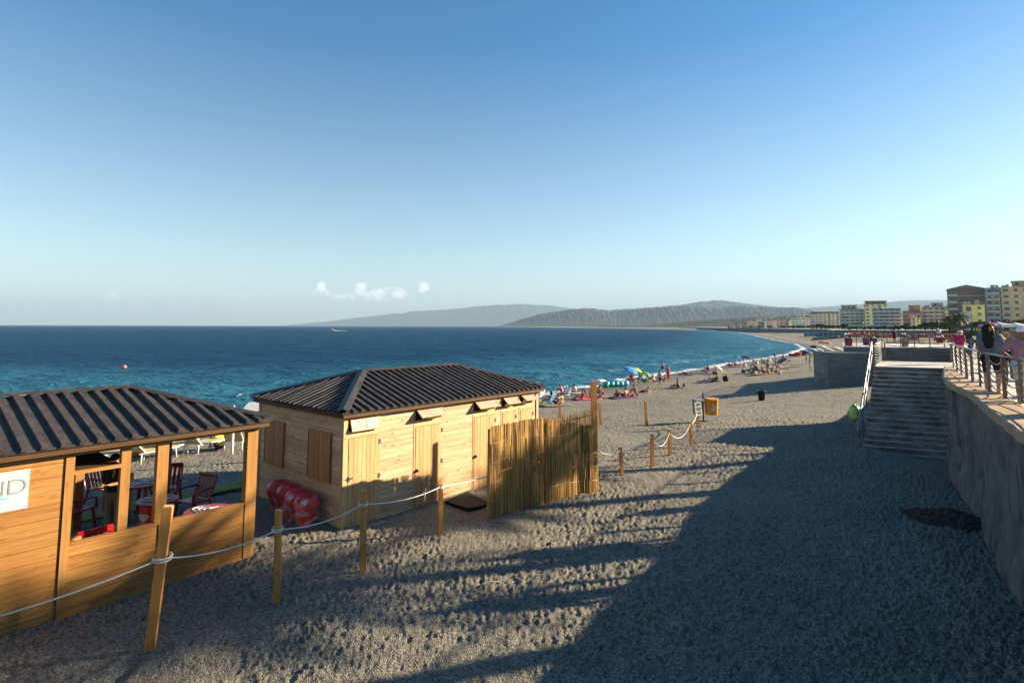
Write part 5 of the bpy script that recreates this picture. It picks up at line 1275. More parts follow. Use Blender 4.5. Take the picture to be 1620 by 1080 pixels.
MB().tube([(-.12, 0, .1), (-.1, 0, .4), (.0, 0, .52), (.1, 0, .4), (.12, 0, .1)], .012, 6).build('strap', M['black'], bag, True)
bag = thing('shoulder_bag', 'black handbag on the arm of the long haired woman', 'bag', (atd(1592, 562, 13.2)))
MB().lathe([(.02, -.1), (.16, -.1), (.17, .02), (.12, .08), (.03, .1)], (0, 0, 0), 12).build('bag_body', CLOTH['black'], bag, True)
MB().tube([(-.12, 0, .07), (-.07, 0, .24), (.07, 0, .24), (.12, 0, .07)], .012, 6).build('strap', CLOTH['black'], bag, True)

# ================================================================== BEACH THINGS
_up = {}
def parasol_proto(n=8):
    if n in _up: return _up[n]
    cv = MB(); rings = [(.03, 0), (.35, -.05), (.7, -.17), (1.0, -.36)]; vs = []; fs = []; k = n*2
    for j, (r_, z) in enumerate(rings):
        for i in range(k):
            a = 2*math.pi*i/k; sc_ = 1.0 if i % 2 == 0 else (.965 if j == 3 else .985); vs.append((r_*sc_*math.cos(a), r_*sc_*math.sin(a), z+(0 if i % 2 == 0 else -.012*j)))
    fs = [(j*k+i, j*k+(i+1) % k, (j+1)*k+(i+1) % k, (j+1)*k+i) for j in range(3) for i in range(k)]+[tuple(range(k-1, -1, -1))]
    vl = [(x*1.03, y*1.03, z-.10 if False else z-.09) for x, y, z in vs[-k:]]
    vs2 = vs+vl; fs += [(3*k+i, 3*k+(i+1) % k, 4*k+(i+1) % k, 4*k+i) for i in range(k)]
    cv.add(vs2, fs); _up[n] = cv.mesh('canopy')
    return _up[n]
def parasol(px, py, D, rpx, col, label, tilt=0.0, tdir=0.0, pole=True, zb=None, group='parasols on the beach'):
    """canopy top at a pixel, at forward distance D; the pole runs down to the sand"""
    p = atd(px, py, D); zg = terr(p.x, p.y) if zb is None else zb; r_ = rpx/FPX*D
    o = thing('parasol', label, 'parasol', (p.x, p.y, zg), tdir, group)
    h = max(p.z-zg, .5); th = tilt
    top = Vector((0, 0, h)); ax = Vector((math.sin(th), 0, math.cos(th)))
    c = link('canopy', parasol_proto(), CLOTH['white'], o, top); c.scale = (r_, r_, r_*.95); c.rotation_euler = (0, th, 0); paint(c, CLOTH[col])
    if pole:
        MB().tube([top+ax*.12, top-ax*.75, top-ax*max(.8, h/max(.5, math.cos(th)))-Vector((0, 0, .15))], .025, 7).build('pole', M['white'], o, True)
    return o
def Dat(px, py): return onbeach(px, py).y
parasol(999, 581, Dat(999, 606), 13, 'blue', 'bright blue tilted parasol over seated bathers by the water', .45, -.5)
parasol(1009, 582.5, Dat(1010, 601), 8.5, 'yellow', 'lime yellow tilted parasol just behind the bright blue one', .4, -.4)
parasol(944, 600.5, Dat(944, 613), 14, 'white', 'white parasol set low by the water, behind the tall post', .35, 2.6)
parasol(895, 610.5, Dat(895, 625), 5.5, 'cream', 'small beige parasol beside the bather in pink', .3, 0)
parasol(1136, 578, Dat(1136, 590), 9, 'silver', 'white parasol beside a yellow towel near the surf', .5, -.3)
parasol(1166, 564, Dat(1167, 575), 5, 'blue', 'small blue parasol, left of a pair at the surf', .1, 0)
parasol(1182, 562.5, Dat(1183, 576), 8, 'navy', 'dark blue parasol, right of a pair at the surf', .1, 0)
parasol(1235, 567.5, Dat(1236, 576), 9.5, 'grey', 'grey blue parasol leaning towards the sea beyond the crowded party', .55, 3.0)
parasol(1288, 561, Dat(1288, 578), 8.5, 'yellow', 'pale yellow parasol beside the bastion corner', .1, 0)
parasol(1275, 553.5, Dat(1276, 562), 8, 'blue', 'blue parasol, leftmost of the pale cluster beyond the yellow one', .25, .3)
for x, y, c, lb in ((1287, 551.5, 'sage', 'pale green parasol right of the blue one in the far cluster'), (1294, 550.5, 'silver', 'silvery parasol in the middle of the far cluster'), (1301, 546.5, 'white', 'white parasol at the back of the far cluster'),
                    (1313, 552, 'silver', 'silvery parasol close to the bastion, left one of two'), (1324, 549, 'white', 'white parasol closest to the bastion wall'), (1291, 546, 'navy', 'navy parasol behind the far cluster')):
    parasol(x, y, Dat(x, y+9), 8.5, c, lb, .25, .4)
parasol(1303, 539.5, Dat(1303, 547), 8, 'orange', 'orange parasol far along the beach, nearest of two', .1, 0)
parasol(1309, 540.5, Dat(1309, 547), 6, 'orange', 'orange parasol far along the beach, right one of two', .1, 0)
# strip of far yellow and blue beach-club parasols and cabins
r_ = random.Random(4)
for i in range(16):
    x = 1272+i*3.6; y = 533.6-.13*i+r_.uniform(-.4, .4)
    parasol(x, y-.6, Dat(x, y+3.2), 2.3, ['yellow', 'yellow', 'orange', 'cream'][i % 4 if i % 5 else 0], 'yellow parasol in the long straight beach club row far down the shore', 0, 0, True, None, 'far beach club parasols')
for i in range(9):
    x = 1278+i*7.4; p = onbeach(x, 531.6); w_ = 6.6/FPX*p.y; h_ = 5.0/FPX*p.y
    o = thing('beach_cabin', 'low blue beach cabin in the far row behind the yellow parasols', 'beach cabin', p, 0, 'far blue beach cabins')
    MB().box(-w_/2, w_/2, 0, 2, -.3, h_).build('cabin_wall', [P_('dull_blue_paint', (.06, .15, .26), .6), P_('faded_blue_paint', (.1, .2, .29), .6), P_('grey_blue_paint', (.16, .22, .27), .6)][i % 3], o)
    MB().box(-w_/2-.1, w_/2+.1, -.2, 2.1, h_, h_+.18).build('roof', P_('pale_grey_roof', (.42, .43, .43)), o)
    MB().box(-w_*.15, w_*.15, -.04, .01, 0, h_*.8).build('door', P_('faded_blue_door', (.2, .32, .42)), o)
# dark red boats pulled up at the surf
for x, y, lb, c in ((1258, 563.5, 'red boat pulled up on the sand, left of a pair', 'red'), (1267, 562, 'dark red boat pulled up on the sand, right of a pair', 'magenta')):
    p = onbeach(x, y); o = thing('boat', lb, 'boat', p, .35, None); n = 10; m = MB(); vs = []
    for i in range(n+1):
        t = i/n*2-1; w_ = .55*(1-abs(t)**2.2)+.02; up = .18*t*t
        vs += [(t*1.9, -w_, .55+up), (t*1.9, -w_*.6, .12+up), (t*1.9, 0, .0+up), (t*1.9, w_*.6, .12+up), (t*1.9, w_, .55+up)]
    m.add(vs, [(i*5+j, (i+1)*5+j, (i+1)*5+j+1, i*5+j+1) for i in range(n) for j in range(4)])
    m.build('hull', CLOTH[c], o, True); MB().box(-.3, .3, -.5, .5, .42, .47).build('thwart', M['white'], o)
# towels
for px, py, l, w_, ang, c, lb in ((930, 631, 2.6, 1.6, 10, 'pink', 'pink towel spread under the group by the tall post'), (990, 629.3, 2.8, 1.3, 8, 'purple', 'purple towel under the group of four on open sand'), (911, 622, 1.8, .8, 0, 'yellow', 'yellow towel beside the hunched dark haired man'),
     (1121, 605, 2.6, .9, 5, 'navy', 'navy towel under the two bathers lying face down'), (881, 641.5, 2.6, 1.2, 20, 'khaki', 'brown towel beside the blue beach chair'), (1140, 588.5, 1.4, .8, 0, 'yellow', 'yellow towel below the white parasol near the surf'),
     (1240, 580, 6.5, .7, 3, 'cream', 'long pale towel line right of the crowded party'), (1208, 592.5, 4, 1.6, 5, 'khaki', 'brown towel at the front of the crowded party'), (1085, 593.2, 2, .9, 0, 'black', 'dark towel under the lone sunbather at the surf'), (1072, 613.5, 1.6, .8, 0, 'black', 'dark towel under the man sitting alone'), (1264, 577, 2.4, .6, 0, 'black', 'dark towel left of the yellow parasol')):
    p = onbeach(px, py); xs = np.linspace(-l/2, l/2, 12); ys = np.linspace(-w_/2, w_/2, 6); V = np.array([(x, y, .05+.015*math.sin(x*7+y*9)) for y in ys for x in xs])
    o = link('towel', npmesh('towel', V, gridquads(6, 12)), CLOTH[c], None, (p.x, p.y, p.z), R(ang)); s_ = o.modifiers.new('thickness', 'SOLIDIFY'); s_.thickness = .02
    tag(o, lb, 'towel')
# low folding chairs
def beach_chair(px, py, face, c, lb):
    p = onbeach(px, py); o = thing('beach_chair', lb, 'chair', p, R(face))
    MB().add([(-.28, -.15, .3), (.28, -.15, .3), (.28, .32, .34), (-.28, .32, .34), (-.28, -.15, .32), (.28, -.15, .32), (.28, .32, .36), (-.28, .32, .36)], [(3,2,1,0), (4,5,6,7), (0,1,5,4), (1,2,6,5), (2,3,7,6), (3,0,4,7)]).build('seat', CLOTH[c], o)
    MB().add([(-.28, -.2, .34), (.28, -.2, .34), (.28, -.5, .95), (-.28, -.5, .95), (-.28, -.23, .33), (.28, -.23, .33), (.28, -.53, .94), (-.28, -.53, .94)], [(3,2,1,0), (4,5,6,7), (0,1,5,4), (1,2,6,5), (2,3,7,6), (3,0,4,7)]).build('backrest', CLOTH[c], o)
    for sx in (-1, 1):
        MB().tube([(sx*.3, -.55, 1.0), (sx*.3, -.2, .33), (sx*.3, .35, -.03)], .018, 6).build('side_frame', M['white'], o, True)
        MB().tube([(sx*.3, -.4, -.03), (sx*.3, .34, .36), (sx*.3, -.1, .56), (sx*.3, -.38, .6)], .018, 6).build('armrest', M['white'], o, True)
for a in ((852, 634, 75, 'white', 'low white folding chair at the corner of the hut'), (868, 641, 60, 'blue', 'blue folding chair left of the leaning sunbather'), (895, 630, 150, 'white', 'white folding chair behind the thin stake'), (997, 606, 60, 'khaki', 'folding chair at the left under the blue parasol'),
          (1003, 606, 300, 'red', 'red folding chair under the blue parasol'), (1010, 605, 80, 'navy', 'navy folding chair left of the green ring'), (1027, 604, 250, 'black', 'black folding chair right of the green ring'), (1186, 591, 70, 'navy', 'dark folding chair at the left edge of the crowded party'),
          (1191, 590, 20, 'blue', 'blue folding chair in the front of the crowded party'), (1199, 590, 300, 'grey', 'grey folding chair in the middle of the crowded party'), (1221, 590, 60, 'teal', 'teal folding chair in the right of the crowded party'), (1233, 587, 280, 'red', 'red folding chair at the right end of the crowded party'), (1250, 576, 70, 'white', 'white folding chair right of the grey parasol')):
    beach_chair(*a)
def ring(px, py, r_, t, m, lb, up=True):
    p = onbeach(px, py); k = 18; q = MB(); q.tube([(r_*math.cos(a), 0 if up else r_*math.sin(a), (r_*math.sin(a)+r_+t) if up else t) for a in np.linspace(0, 2*math.pi, k+1)], t, 10)
    tag(q.build('swim_ring', m, None, True, p), lb, 'swim ring')
ring(1019.5, 603, .42, .16, P_('lime_vinyl', (.12, .62, .06), .35), 'lime green swim ring propped among the chairs')
ring(967, 610.5, .3, .13, CLOTH['yellow'], 'yellow swim ring lying by the water', False)
p = onbeach(977, 611); mb = MB()
for j in range(5): mb.tube([(-1.1+.55*j-.24, -.5, .3), (-1.1+.55*j-.24, .5, .3)], .28, 12)
tag(mb.build('air_mattress', P_('turquoise_vinyl', (.03, .42, .5), .3), None, True, p, .2), 'turquoise inflatable mattress by the water', 'air mattress')
for px, py, c, lb, h_ in ((960, 613, 'green', 'green bucket in front of the man by the water', .35), (1148, 603, 'black', 'black bag on open sand right of the sunbathers', .62), (1130, 592, 'black', 'dark beach bag left of the white parasol', .45), (1082, 611, 'black', 'small dark bag beside the man sitting alone', .25),
     (1233, 592, 'silver', 'silvery bag at the right front of the crowded party', .4), (1194, 593.5, 'yellow', 'yellow bag at the front of the crowded party', .4), (1176, 590, 'grey', 'grey rucksack left of the crowded party', .5)):
    p = onbeach(px, py); o = thing('beach_bag', lb, 'bag' if 'bucket' not in lb else 'bucket', p); r_ = h_*.55
    if 'bucket' in lb: o.name = 'bucket'
    MB().lathe([(r_*.7, -.02), (r_*.95, h_*.3), (r_, h_*.6), (r_*.7, h_*.92), (r_*.3, h_)], (0, 0, 0), 14).build('body', CLOTH[c], o, True)
    MB().tube([(-r_*.5, 0, h_*.9), (-r_*.3, 0, h_*1.3), (r_*.3, 0, h_*1.3), (r_*.5, 0, h_*.9)], .02, 6).build('handle', CLOTH[c], o, True)

# loungers, folded parasols and a canvas shelter on the sand behind the kiosk
def lounger(px, py, face, lb, proto=[]):
    p = onbeach(px, py)
    if not proto:
        o = thing('sun_lounger', lb, 'sun lounger', p)
        for sx in (-1, 1):
            MB().tube([(sx*.33, -1.0, .34), (sx*.33, .55, .36)], .025, 7).build('side_rail', M['white'], o, True)
            for y in (-.85, .45): MB().tube([(sx*.33, y, .35), (sx*.33, y*1.06, -.03)], .024, 7).build('leg', M['white'], o, True)
        MB().add([(-.31, -.98, .35), (.31, -.98, .35), (.31, .3, .36), (-.31, .3, .36), (-.31, -.98, .365), (.31, -.98, .365), (.31, .3, .375), (-.31, .3, .375)], [(3,2,1,0), (4,5,6,7), (0,1,5,4), (1,2,6,5), (2,3,7,6), (3,0,4,7)]).build('bed_canvas', M['cream'], o)
        MB().add([(-.31, .3, .36), (.31, .3, .36), (.31, .78, .88), (-.31, .78, .88), (-.31, .285, .375), (.31, .285, .375), (.31, .765, .895), (-.31, .765, .895)], [(3,2,1,0), (4,5,6,7), (0,1,5,4), (1,2,6,5), (2,3,7,6), (3,0,4,7)]).build('backrest_canvas', M['cream'], o)
        MB().tube([(-.33, .3, .36), (-.33, .8, .9), (.33, .8, .9), (.33, .3, .36)], .022, 7).build('backrest_frame', M['white'], o, True)
        proto.append(o)
    else: o = copy_tree(proto[0])
    o.location = p; o.rotation_euler = (0, 0, R(face)); o['label'] = lb; o['group'] = 'cream loungers behind the kiosk'
for a in ((317, 715, 165, 'cream lounger framed by the right hand kiosk window, left one of two'), (374, 710, 190, 'cream lounger framed by the right hand kiosk window, right one of two'), (256, 723, 170, 'cream lounger seen just left of the middle window post'),
          (232, 729, 160, 'cream lounger beyond the back table of the kiosk'), (150, 737, 165, 'cream lounger seen above the hanging shelf')):
    lounger(*a)
def folded(px, py, ptop, lb):
    p = onbeach(px, py); h = zfor(p.x, p.y, ptop)-p.z; h = max(h, 1.4)
    o = thing('folded_parasol', lb, 'parasol', p, 0, 'folded white parasols behind the kiosk')
    MB().tube([(0, 0, -.2), (0, 0, h*.55)], .05, 8).build('pole', M['white'], o, True)
    MB().lathe([(.05, h*.5), (.13, h*.52), (.10, h*.62), (.09, h*.78), (.05, h*.93), (.01, h)], (0, 0, 0), 10).build('folded_canopy', M['sign'], o, True)
    MB().lathe([(.11, h*.62), (.115, h*.64), (.105, h*.68), (.10, h*.7)], (0, 0, 0), 10).build('orange_tie', CLOTH['orange'], o, True)
for a in ((406, 729, 664, 'folded white parasol in the gap between kiosk and changing hut'), (367, 716, 640, 'folded white parasol with an orange tie in the right hand window'), (224, 724, 650, 'folded white parasol left of the middle window post'),
          (131, 777, 690, 'thick folded white parasol below the hanging shelf'), (313, 700, 640, 'folded white parasol between the window post and the loungers')): folded(*a)
p = onbeach(218, 722); o = MB().lathe([(.001, 0), (.2, .05), (.3, .2), (.33, .33), (.3, .46), (.2, .6), (.001, .66)], (0, 0, 0), 18).build('beach_ball', CLOTH['orange'], None, True, p); tag(o, 'orange beach ball on the sand seen past the window post', 'ball')
p = onbeach(400, 662); o = thing('canvas_shelter', 'white canvas beach shelter with a fringed edge, between the two roofs', 'shelter', p, .2)
w_ = 26/FPX*p.y; h_ = 17/FPX*p.y; m = MB(); m.slab([(-w_*.6, -.6, h_*.72), (w_*.6, -.6, h_*.8), (w_*.55, 1.2, h_*1.35), (-w_*.5, 1.2, h_*1.3)], .04); m.build('canopy', M['sign'], o)
m = MB()
for j in range(14):
    x = -w_*.6+j*w_*1.2/13; m.slab([(x-.08, -.62, h_*.48), (x+.07, -.62, h_*.46), (x+.08, -.605, h_*.76), (x-.07, -.605, h_*.76)], .015)
m.build('fringe', M['sign'], o)
for x in (-w_*.5, w_*.5): MB().tube([(x, -.5, -.2), (x, -.5, h_*.8)], .03, 6).build('pole', M['white'], o, True)
person(onbeach(348, 710), R(60), 'hug', 'bather in a yellow top sitting between the two cream loungers', 'dark', (('tee', 'yellow'), ('shorts', 'purple')), ('short', 'dark'), GB)
stx = onbeach(283, 792); o = thing('mat_stake', 'short stake standing at the edge of the green walkway mat', 'stake', kw(-.62, MY-.45, 0)); MB().box(-.05, .05, -.05, .05, -.2, .85).build('post', M['stake'], o); MB().box(-.04, .04, -.04, .04, .851, .862).build('sawn_top', M['pinez'], o)

# dark patch of earth at the foot of the wall
pc = at(1508, 818, 0); xs = np.linspace(-1, 1, 40); V = []
for y in xs:
    for x in xs:
        r2 = x*x+y*y; wob = 1+.25*math.sin(5*math.atan2(y, x))+.12*math.sin(9*math.atan2(y, x)+1); z = .035-.075*r2*wob+.05*rnd.random()*(r2 < .9)-.02*(rnd.random() < .3); V.append((x*.95, y*.75, z))
o = link('earth_patch', npmesh('earth_patch', np.array(V), gridquads(40, 40)), M['earth'], None, (pc.x-.15, pc.y, .0)); tag(o, 'dark reddish patch of earth at the foot of the wall', 'earth patch', None, 'stuff')

# bastion deck: flower boxes, planters, a lamp
def flower_box(px, py, D, lb, w_=1.1):
    p = atd(px, py, D); o = thing('flower_box', lb, 'flower box', p, 0, 'red flower boxes on the bastion railings')
    MB().box(-w_/2, w_/2, -.14, .14, -.2, .05).build('trough', P_('terracotta', (.3, .12, .06), .8), o)
    for nm, mm, n, s0 in (('foliage', M['leaf'], 60, .11), ('flowers', P_('red_petals', (.6, .05, .03), .7), 55, .09)):
        q = MB()
        for i in range(n):
            c = Vector((rnd.uniform(-w_*.55, w_*.55), rnd.uniform(-.22, .22), rnd.uniform(-.05, .26) if nm == 'flowers' else rnd.uniform(-.1, .18))); a = Vector((rnd.gauss(0, 1), rnd.gauss(0, 1), rnd.gauss(0, 1))).normalized(); b = a.orthogonal().normalized()
            q.add([c+a*s0, c+b*s0, c-a*s0, c-b*s0], [(0, 1, 2, 3)])
        q.build(nm, mm, o)
for x, y, D, lb in ((1352, 530.5, 60.6, 'red flower box, leftmost on the far bastion railing'), (1362, 529.5, 60.8, 'red flower box, second from the left on the far railing'), (1381, 530.5, 60.8, 'red flower box over the gap between the purple planters'), (1398, 531.5, 60.8, 'wide red flower box left of the man in black'),
                    (1443, 534, 60.8, 'orange red flower box in the middle of the deck railing'), (1464, 531.5, 60.8, 'red flower box left of the white flag lamp'), (1491, 535, 60.6, 'long brown flower box near the magenta man'), (1500, 532.5, 60.6, 'red flower box hard behind the magenta man')):
    flower_box(x, y, D, lb, 1.1 if x not in (1398, 1491) else 1.7)
def planter(px, py, D, hp, c, lb, leafy=False):
    p = Vector(((px-CX)/FPX*D, D, BZ)); h = hp/FPX*D; o = thing('planter', lb, 'planter', p, 0, 'square planters on the bastion deck')
    s_ = h*.34; q = MB(); q.add([(-s_*.8, -s_*.8, 0), (s_*.8, -s_*.8, 0), (s_*.8, s_*.8, 0), (-s_*.8, s_*.8, 0), (-s_, -s_, h), (s_, -s_, h), (s_, s_, h), (-s_, s_, h)], [(3,2,1,0), (4,5,6,7), (0,1,5,4), (1,2,6,5), (2,3,7,6), (3,0,4,7)])
    q.build('pot', CLOTH[c], o); f = MB()
    for i in range(70 if leafy else 25):
        cc = Vector((rnd.uniform(-s_, s_), rnd.uniform(-s_, s_), h+rnd.uniform(-.02, .5 if leafy else .14))); a = Vector((rnd.gauss(0, 1), rnd.gauss(0, 1), rnd.gauss(0, 1))).normalized(); b = a.orthogonal().normalized(); f.add([cc+a*.11, cc+b*.07, cc-a*.11, cc-b*.07], [(0, 1, 2, 3)])
    f.build('foliage', M['leaf2'], o)
for a in ((1339.5, 546, 51, 12, 'dred', 'tall dark red planter at the left corner of the deck'), (1367, 545, 53, 11, 'purple', 'dark purple planter, left of a pair'), (1378.5, 545, 53, 11, 'purple', 'dark purple planter, right of a pair'), (1428, 549, 50, 11, 'khaki', 'leafy lime green planter on the deck behind the stairs', True), (1483.5, 542, 57, 10, 'dred', 'dark red planter below the white flag lamp')): planter(*a)
p = Vector(((1478-CX)/FPX*61.5, 61.5, BZ)); o = thing('street_lamp', 'slim lamp post with a white lantern on the deck railing', 'street lamp', p)
ht = zfor(p.x, p.y, 521)-p.z; MB().tube([(0, 0, 0), (0, 0, ht*.9), (.1, 0, ht*1.02), (.25, 0, ht*1.05)], .05, 8).build('pole', M['galv'], o, True); MB().lathe([(.04, -.4), (.18, -.36), (.22, -.1), (.17, .06), (.04, .1)], (.28, 0, ht*.95), 12).build('lantern', M['sign'], o, True)

# motorboat with its wake, and a buoy
p = at(525, 523.2, SEA); o = thing('motorboat', 'small white motorboat speeding across the far water', 'boat', p+Vector((0, 0, .25)), 0.06)
n = 12; vs = []
for i in range(n+1):
    t = i/n; w_ = 1.3*(1-max(0, (t-.45)/.55)**2)+.02; vs += [(3.6-7.2*t, -w_, 1.0+.6*t), (3.6-7.2*t, -w_*.7, .1+.5*t*t), (3.6-7.2*t, w_*.7, .1+.5*t*t), (3.6-7.2*t, w_, 1.0+.6*t)]
m = MB(); m.add(vs, [(i*4+j, (i+1)*4+j, (i+1)*4+(j+1) % 4, i*4+(j+1) % 4) for i in range(n) for j in range(4)]+[(3, 2, 1, 0)]); m.build('hull', M['sign'], o, True); MB().box(-1.2, 1.4, -.8, .8, 1.3, 2.3).build('cabin', M['white'], o)
m = MB(); vs = []; xs = np.linspace(2, 20, 24)
for i, x in enumerate(xs): w_ = .7+x*.09; z = .55*math.exp(-x/9)+.1*rnd.random(); vs += [(x, -w_, SEA*0), (x, -w_*.5, z), (x, w_*.5, z), (x, w_, 0)]
m.add(vs, [(i*4+j, (i+1)*4+j, (i+1)*4+j+1, i*4+j+1) for i in range(23) for j in range(3)]); wk = m.build('wake', P_('white_foam', (.85, .86, .86), .9, var=.1), None, True, p+Vector((0, 0, .12)), .06); tag(wk, 'white foam wake behind the motorboat', 'wake', None, 'stuff')
p = at(197, 582, SEA); o = thing('buoy', 'round orange buoy floating on the open water', 'buoy', p); MB().lathe([(.001, -.25), (.25, -.15), (.34, .04), (.3, .25), (.15, .4), (.05, .46)], (0, 0, 0), 16).build('float', P_('orange_red_vinyl', (.75, .16, .06), .4), o, True); MB().tube([(.08 * math.cos(a), 0, (.51+.08*math.sin(a))) for a in np.linspace(0, 6.283, 12)], .02, 6).build('lifting_ring', M['iron'], o, True)


# ================================================================== THE SEAFRONT TOWN
wm_ = {}
def win_mesh(kind):
    if kind not in wm_:
        m = MB(); m.box(-.5, .5, -.06, .04, 0, 1)
        wm_[kind] = m.mesh('window'); wm_[kind].materials.append(M['win'] if kind == 'dark' else P_('closed_shutter', (.16, .17, .16), .7) if kind == 'shut' else P_('pale_blind', (.2, .2, .185), .7))
    return wm_[kind]
def block(px0, px1, yt, D, floors, wall, label, style='bays', dep=13, roof=(.2, .13, .1), trim=(.55, .54, .5), pent=None, yaw=0.0, wfrac=.4, base=FLOOR):
    x0, x1 = (px0-CX)/FPX*D, (px1-CX)/FPX*D; xc = (x0+x1)/2; azb = math.atan2(xc, D); w_ = (x1-x0)*math.cos(azb); yaw = yaw-azb*.93; zt = zfor(xc, D, yt); h = zt-base
    mute = lambda c: tuple(min(.8, 1.3*k_*(.76*v+.24*sum(c)/3)) for v, k_ in zip(c, (1.06, .98, .84)))
    wall, roof, trim = mute(wall), mute(roof), mute(trim)
    if pent: pent = (*pent[:3], mute(pent[3]))
    root = thing('apartment_block', label, 'building', (xc, D, base), yaw)
    wm = plain('stucco_%.2f_%.2f_%.2f' % wall, wall, .9, .1, var=.16, scale=.25); tm = plain('trim_%.2f_%.2f_%.2f' % trim, trim, .85, .1, var=.1, scale=.5); rm = plain('roof_%.2f_%.2f_%.2f' % roof, roof, .8, .15, var=.2, scale=1)
    MB().box(-w_/2, w_/2, 0, dep, -1, h-.3).build('wall', wm, root)
    r = MB()
    if style == 'gable':
        r.add([(-w_/2-.5, -.6, h-.25), (w_/2+.5, -.6, h-.25), (0, -.6, h+w_*.12), (-w_/2-.5, dep+.5, h-.25), (w_/2+.5, dep+.5, h-.25), (0, dep+.5, h+w_*.12)], [(0, 1, 2), (3, 5, 4), (0, 2, 5, 3), (1, 4, 5, 2), (0, 3, 4, 1)])
    elif style == 'mansard':
        r.add([(-w_/2-.5, -.7, h-.3), (w_/2+.5, -.7, h-.3), (w_/2+.5, dep+.5, h-.3), (-w_/2-.5, dep+.5, h-.3), (-w_/2+1.2, 1.2, h+1.3), (w_/2-1.2, 1.2, h+1.3), (w_/2-1.2, dep-1.2, h+1.3), (-w_/2+1.2, dep-1.2, h+1.3)], [(3,2,1,0), (4,5,6,7), (0,1,5,4), (1,2,6,5), (2,3,7,6), (3,0,4,7)])
    else: r.box(-w_/2-.4, w_/2+.4, -.5, dep+.4, h-.3, h)
    rf = r.build('roof', rm, root)
    if pent:
        a, b, ph, pc = pent; pm = plain('stucco_%.2f_%.2f_%.2f' % pc, pc, .9, .1, var=.15, scale=.3)
        p_ = MB().box(-w_/2+a*w_, -w_/2+b*w_, 1.6, dep-2, h, h+ph).build('penthouse', pm, root)
        MB().box(-w_/2+a*w_-.5, -w_/2+b*w_+.5, 1.1, dep-1.5, h+ph, h+ph+.3).build('penthouse_roof', rm, p_)
        for j in range(max(1, int((b-a)*w_/3.5))):
            q = link('window', win_mesh('dark'), None, p_, (-w_/2+a*w_+1.6+j*3.5, 1.58, h+.7)); q.scale = (1.4, 1, min(1.6, ph-1))
    fh = (h-.3)/floors; nb = max(2, round(w_/3.7)); bw = w_/nb
    for f in range(floors):
        z = f*fh
        if style in ('bands', 'mansard') and f > 0:
            k0, k1 = (0, nb) if style == 'bands' else (0, max(1, nb//2))
            xa, xb = -w_/2+k0*bw+.2, -w_/2+k1*bw-.2
            bm = MB(); bm.box(xa, xb, -1.5, -.02, z-.12, z+.06); bm.box(xa, xb, -1.5, -1.42, z+.06, z+.98); bm.box(xa, xa+.08, -1.42, -.02, z+.06, z+.98); bm.box(xb-.08, xb, -1.42, -.02, z+.06, z+.98)
            bm.build('balcony', tm, root)
            # sun blind or divider here and there
            if rnd.random() < .6:
                x = rnd.uniform(xa+1, xb-1); MB().box(x-.9, x+.9, -1.4, -1.34, z+.99, z+fh-.35).build('awning', P_(*rnd.choice([('awning_green', (.1, .2, .14)), ('awning_rust', (.3, .12, .05)), ('awning_cream', (.5, .46, .36)), ('awning_blue', (.1, .18, .26))]), .8), root)
        if style in ('bays', 'gable') and f > 0:
            for k in range(0, nb, 2):
                if style == 'gable' and k > 0: break
                xa, xb = -w_/2+k*bw+.25, -w_/2+(k+1)*bw-.1
                bm = MB(); bm.box(xa, xb, -1.3, -.02, z-.12, z+.06); bm.box(xa, xb, -1.3, -1.24, z+.06, z+.95); bm.box(xa, xa+.06, -1.24, -.02, z+.06, z+.95); bm.box(xb-.06, xb, -1.24, -.02, z+.06, z+.95); bm.build('balcony', tm, root)
        for k in range(nb):
            if style == 'gable' and k > 0: continue
            kind = rnd.choice(['dark', 'dark', 'dark', 'shut', 'pale']); tall = style in ('bands',) or k % 2 == 0
            q = link('window', win_mesh(kind), None, root, (-w_/2+(k+.5)*bw, 0, z+(.12 if tall else fh*.32))); q.scale = (bw*wfrac*(1.25 if tall else .9), 1, fh*(.72 if tall else .46))
        for k in range(max(1, int(dep/5))):
            q = link('window', win_mesh(rnd.choice(['dark', 'shut'])), None, root, (-w_/2, 2.5+k*5, z+fh*.3), R(-90)); q.scale = (1.3, 1, fh*.5)
        if style == 'gable' and f > 0: MB().box(-w_/2+bw+.1, w_/2+.03, -.05, -.005, z-.15, z+.12).build('string_course', tm, root)
    if style != 'gable':
        for k in range(rnd.randint(1, 3)):
            x = rnd.uniform(-w_*.4, w_*.4); q_ = rnd.uniform(.6, 1.5); MB().box(x-q_, x+q_, dep*.3, dep*.3+2*q_, h-.05, h+rnd.uniform(.9, 2.2)).build('roof_hut', rnd.choice([wm, tm, rm]), rf)
        for k in range(2):
            x = rnd.uniform(-w_*.45, w_*.45); MB().lathe([(.45, 0), (.5, .1), (.5, 1.2), (.1, 1.45)], (x, dep*.2, h), 10).build('water_tank', P_('pale_tank', (.35, .36, .36), .5), rf)
    for k in range(nb):
        if rnd.random() < .35:
            z = fh*rnd.randint(1, max(1, floors-1))+fh*.25; x = -w_/2+(k+.92)*bw; MB().box(x-.4, x+.4, -.35, -.01, z, z+.6).build('air_conditioner', M['white'], root)
    if rnd.random() < .8:
        x = rnd.uniform(-w_*.3, w_*.3); MB().bar((x, dep*.4, h-.1), (x, dep*.4, h+3), .07).bar((x-.7, dep*.4, h+2.6), (x+.7, dep*.4, h+2.6), .05).build('aerial', M['iron'], rf)
    return root
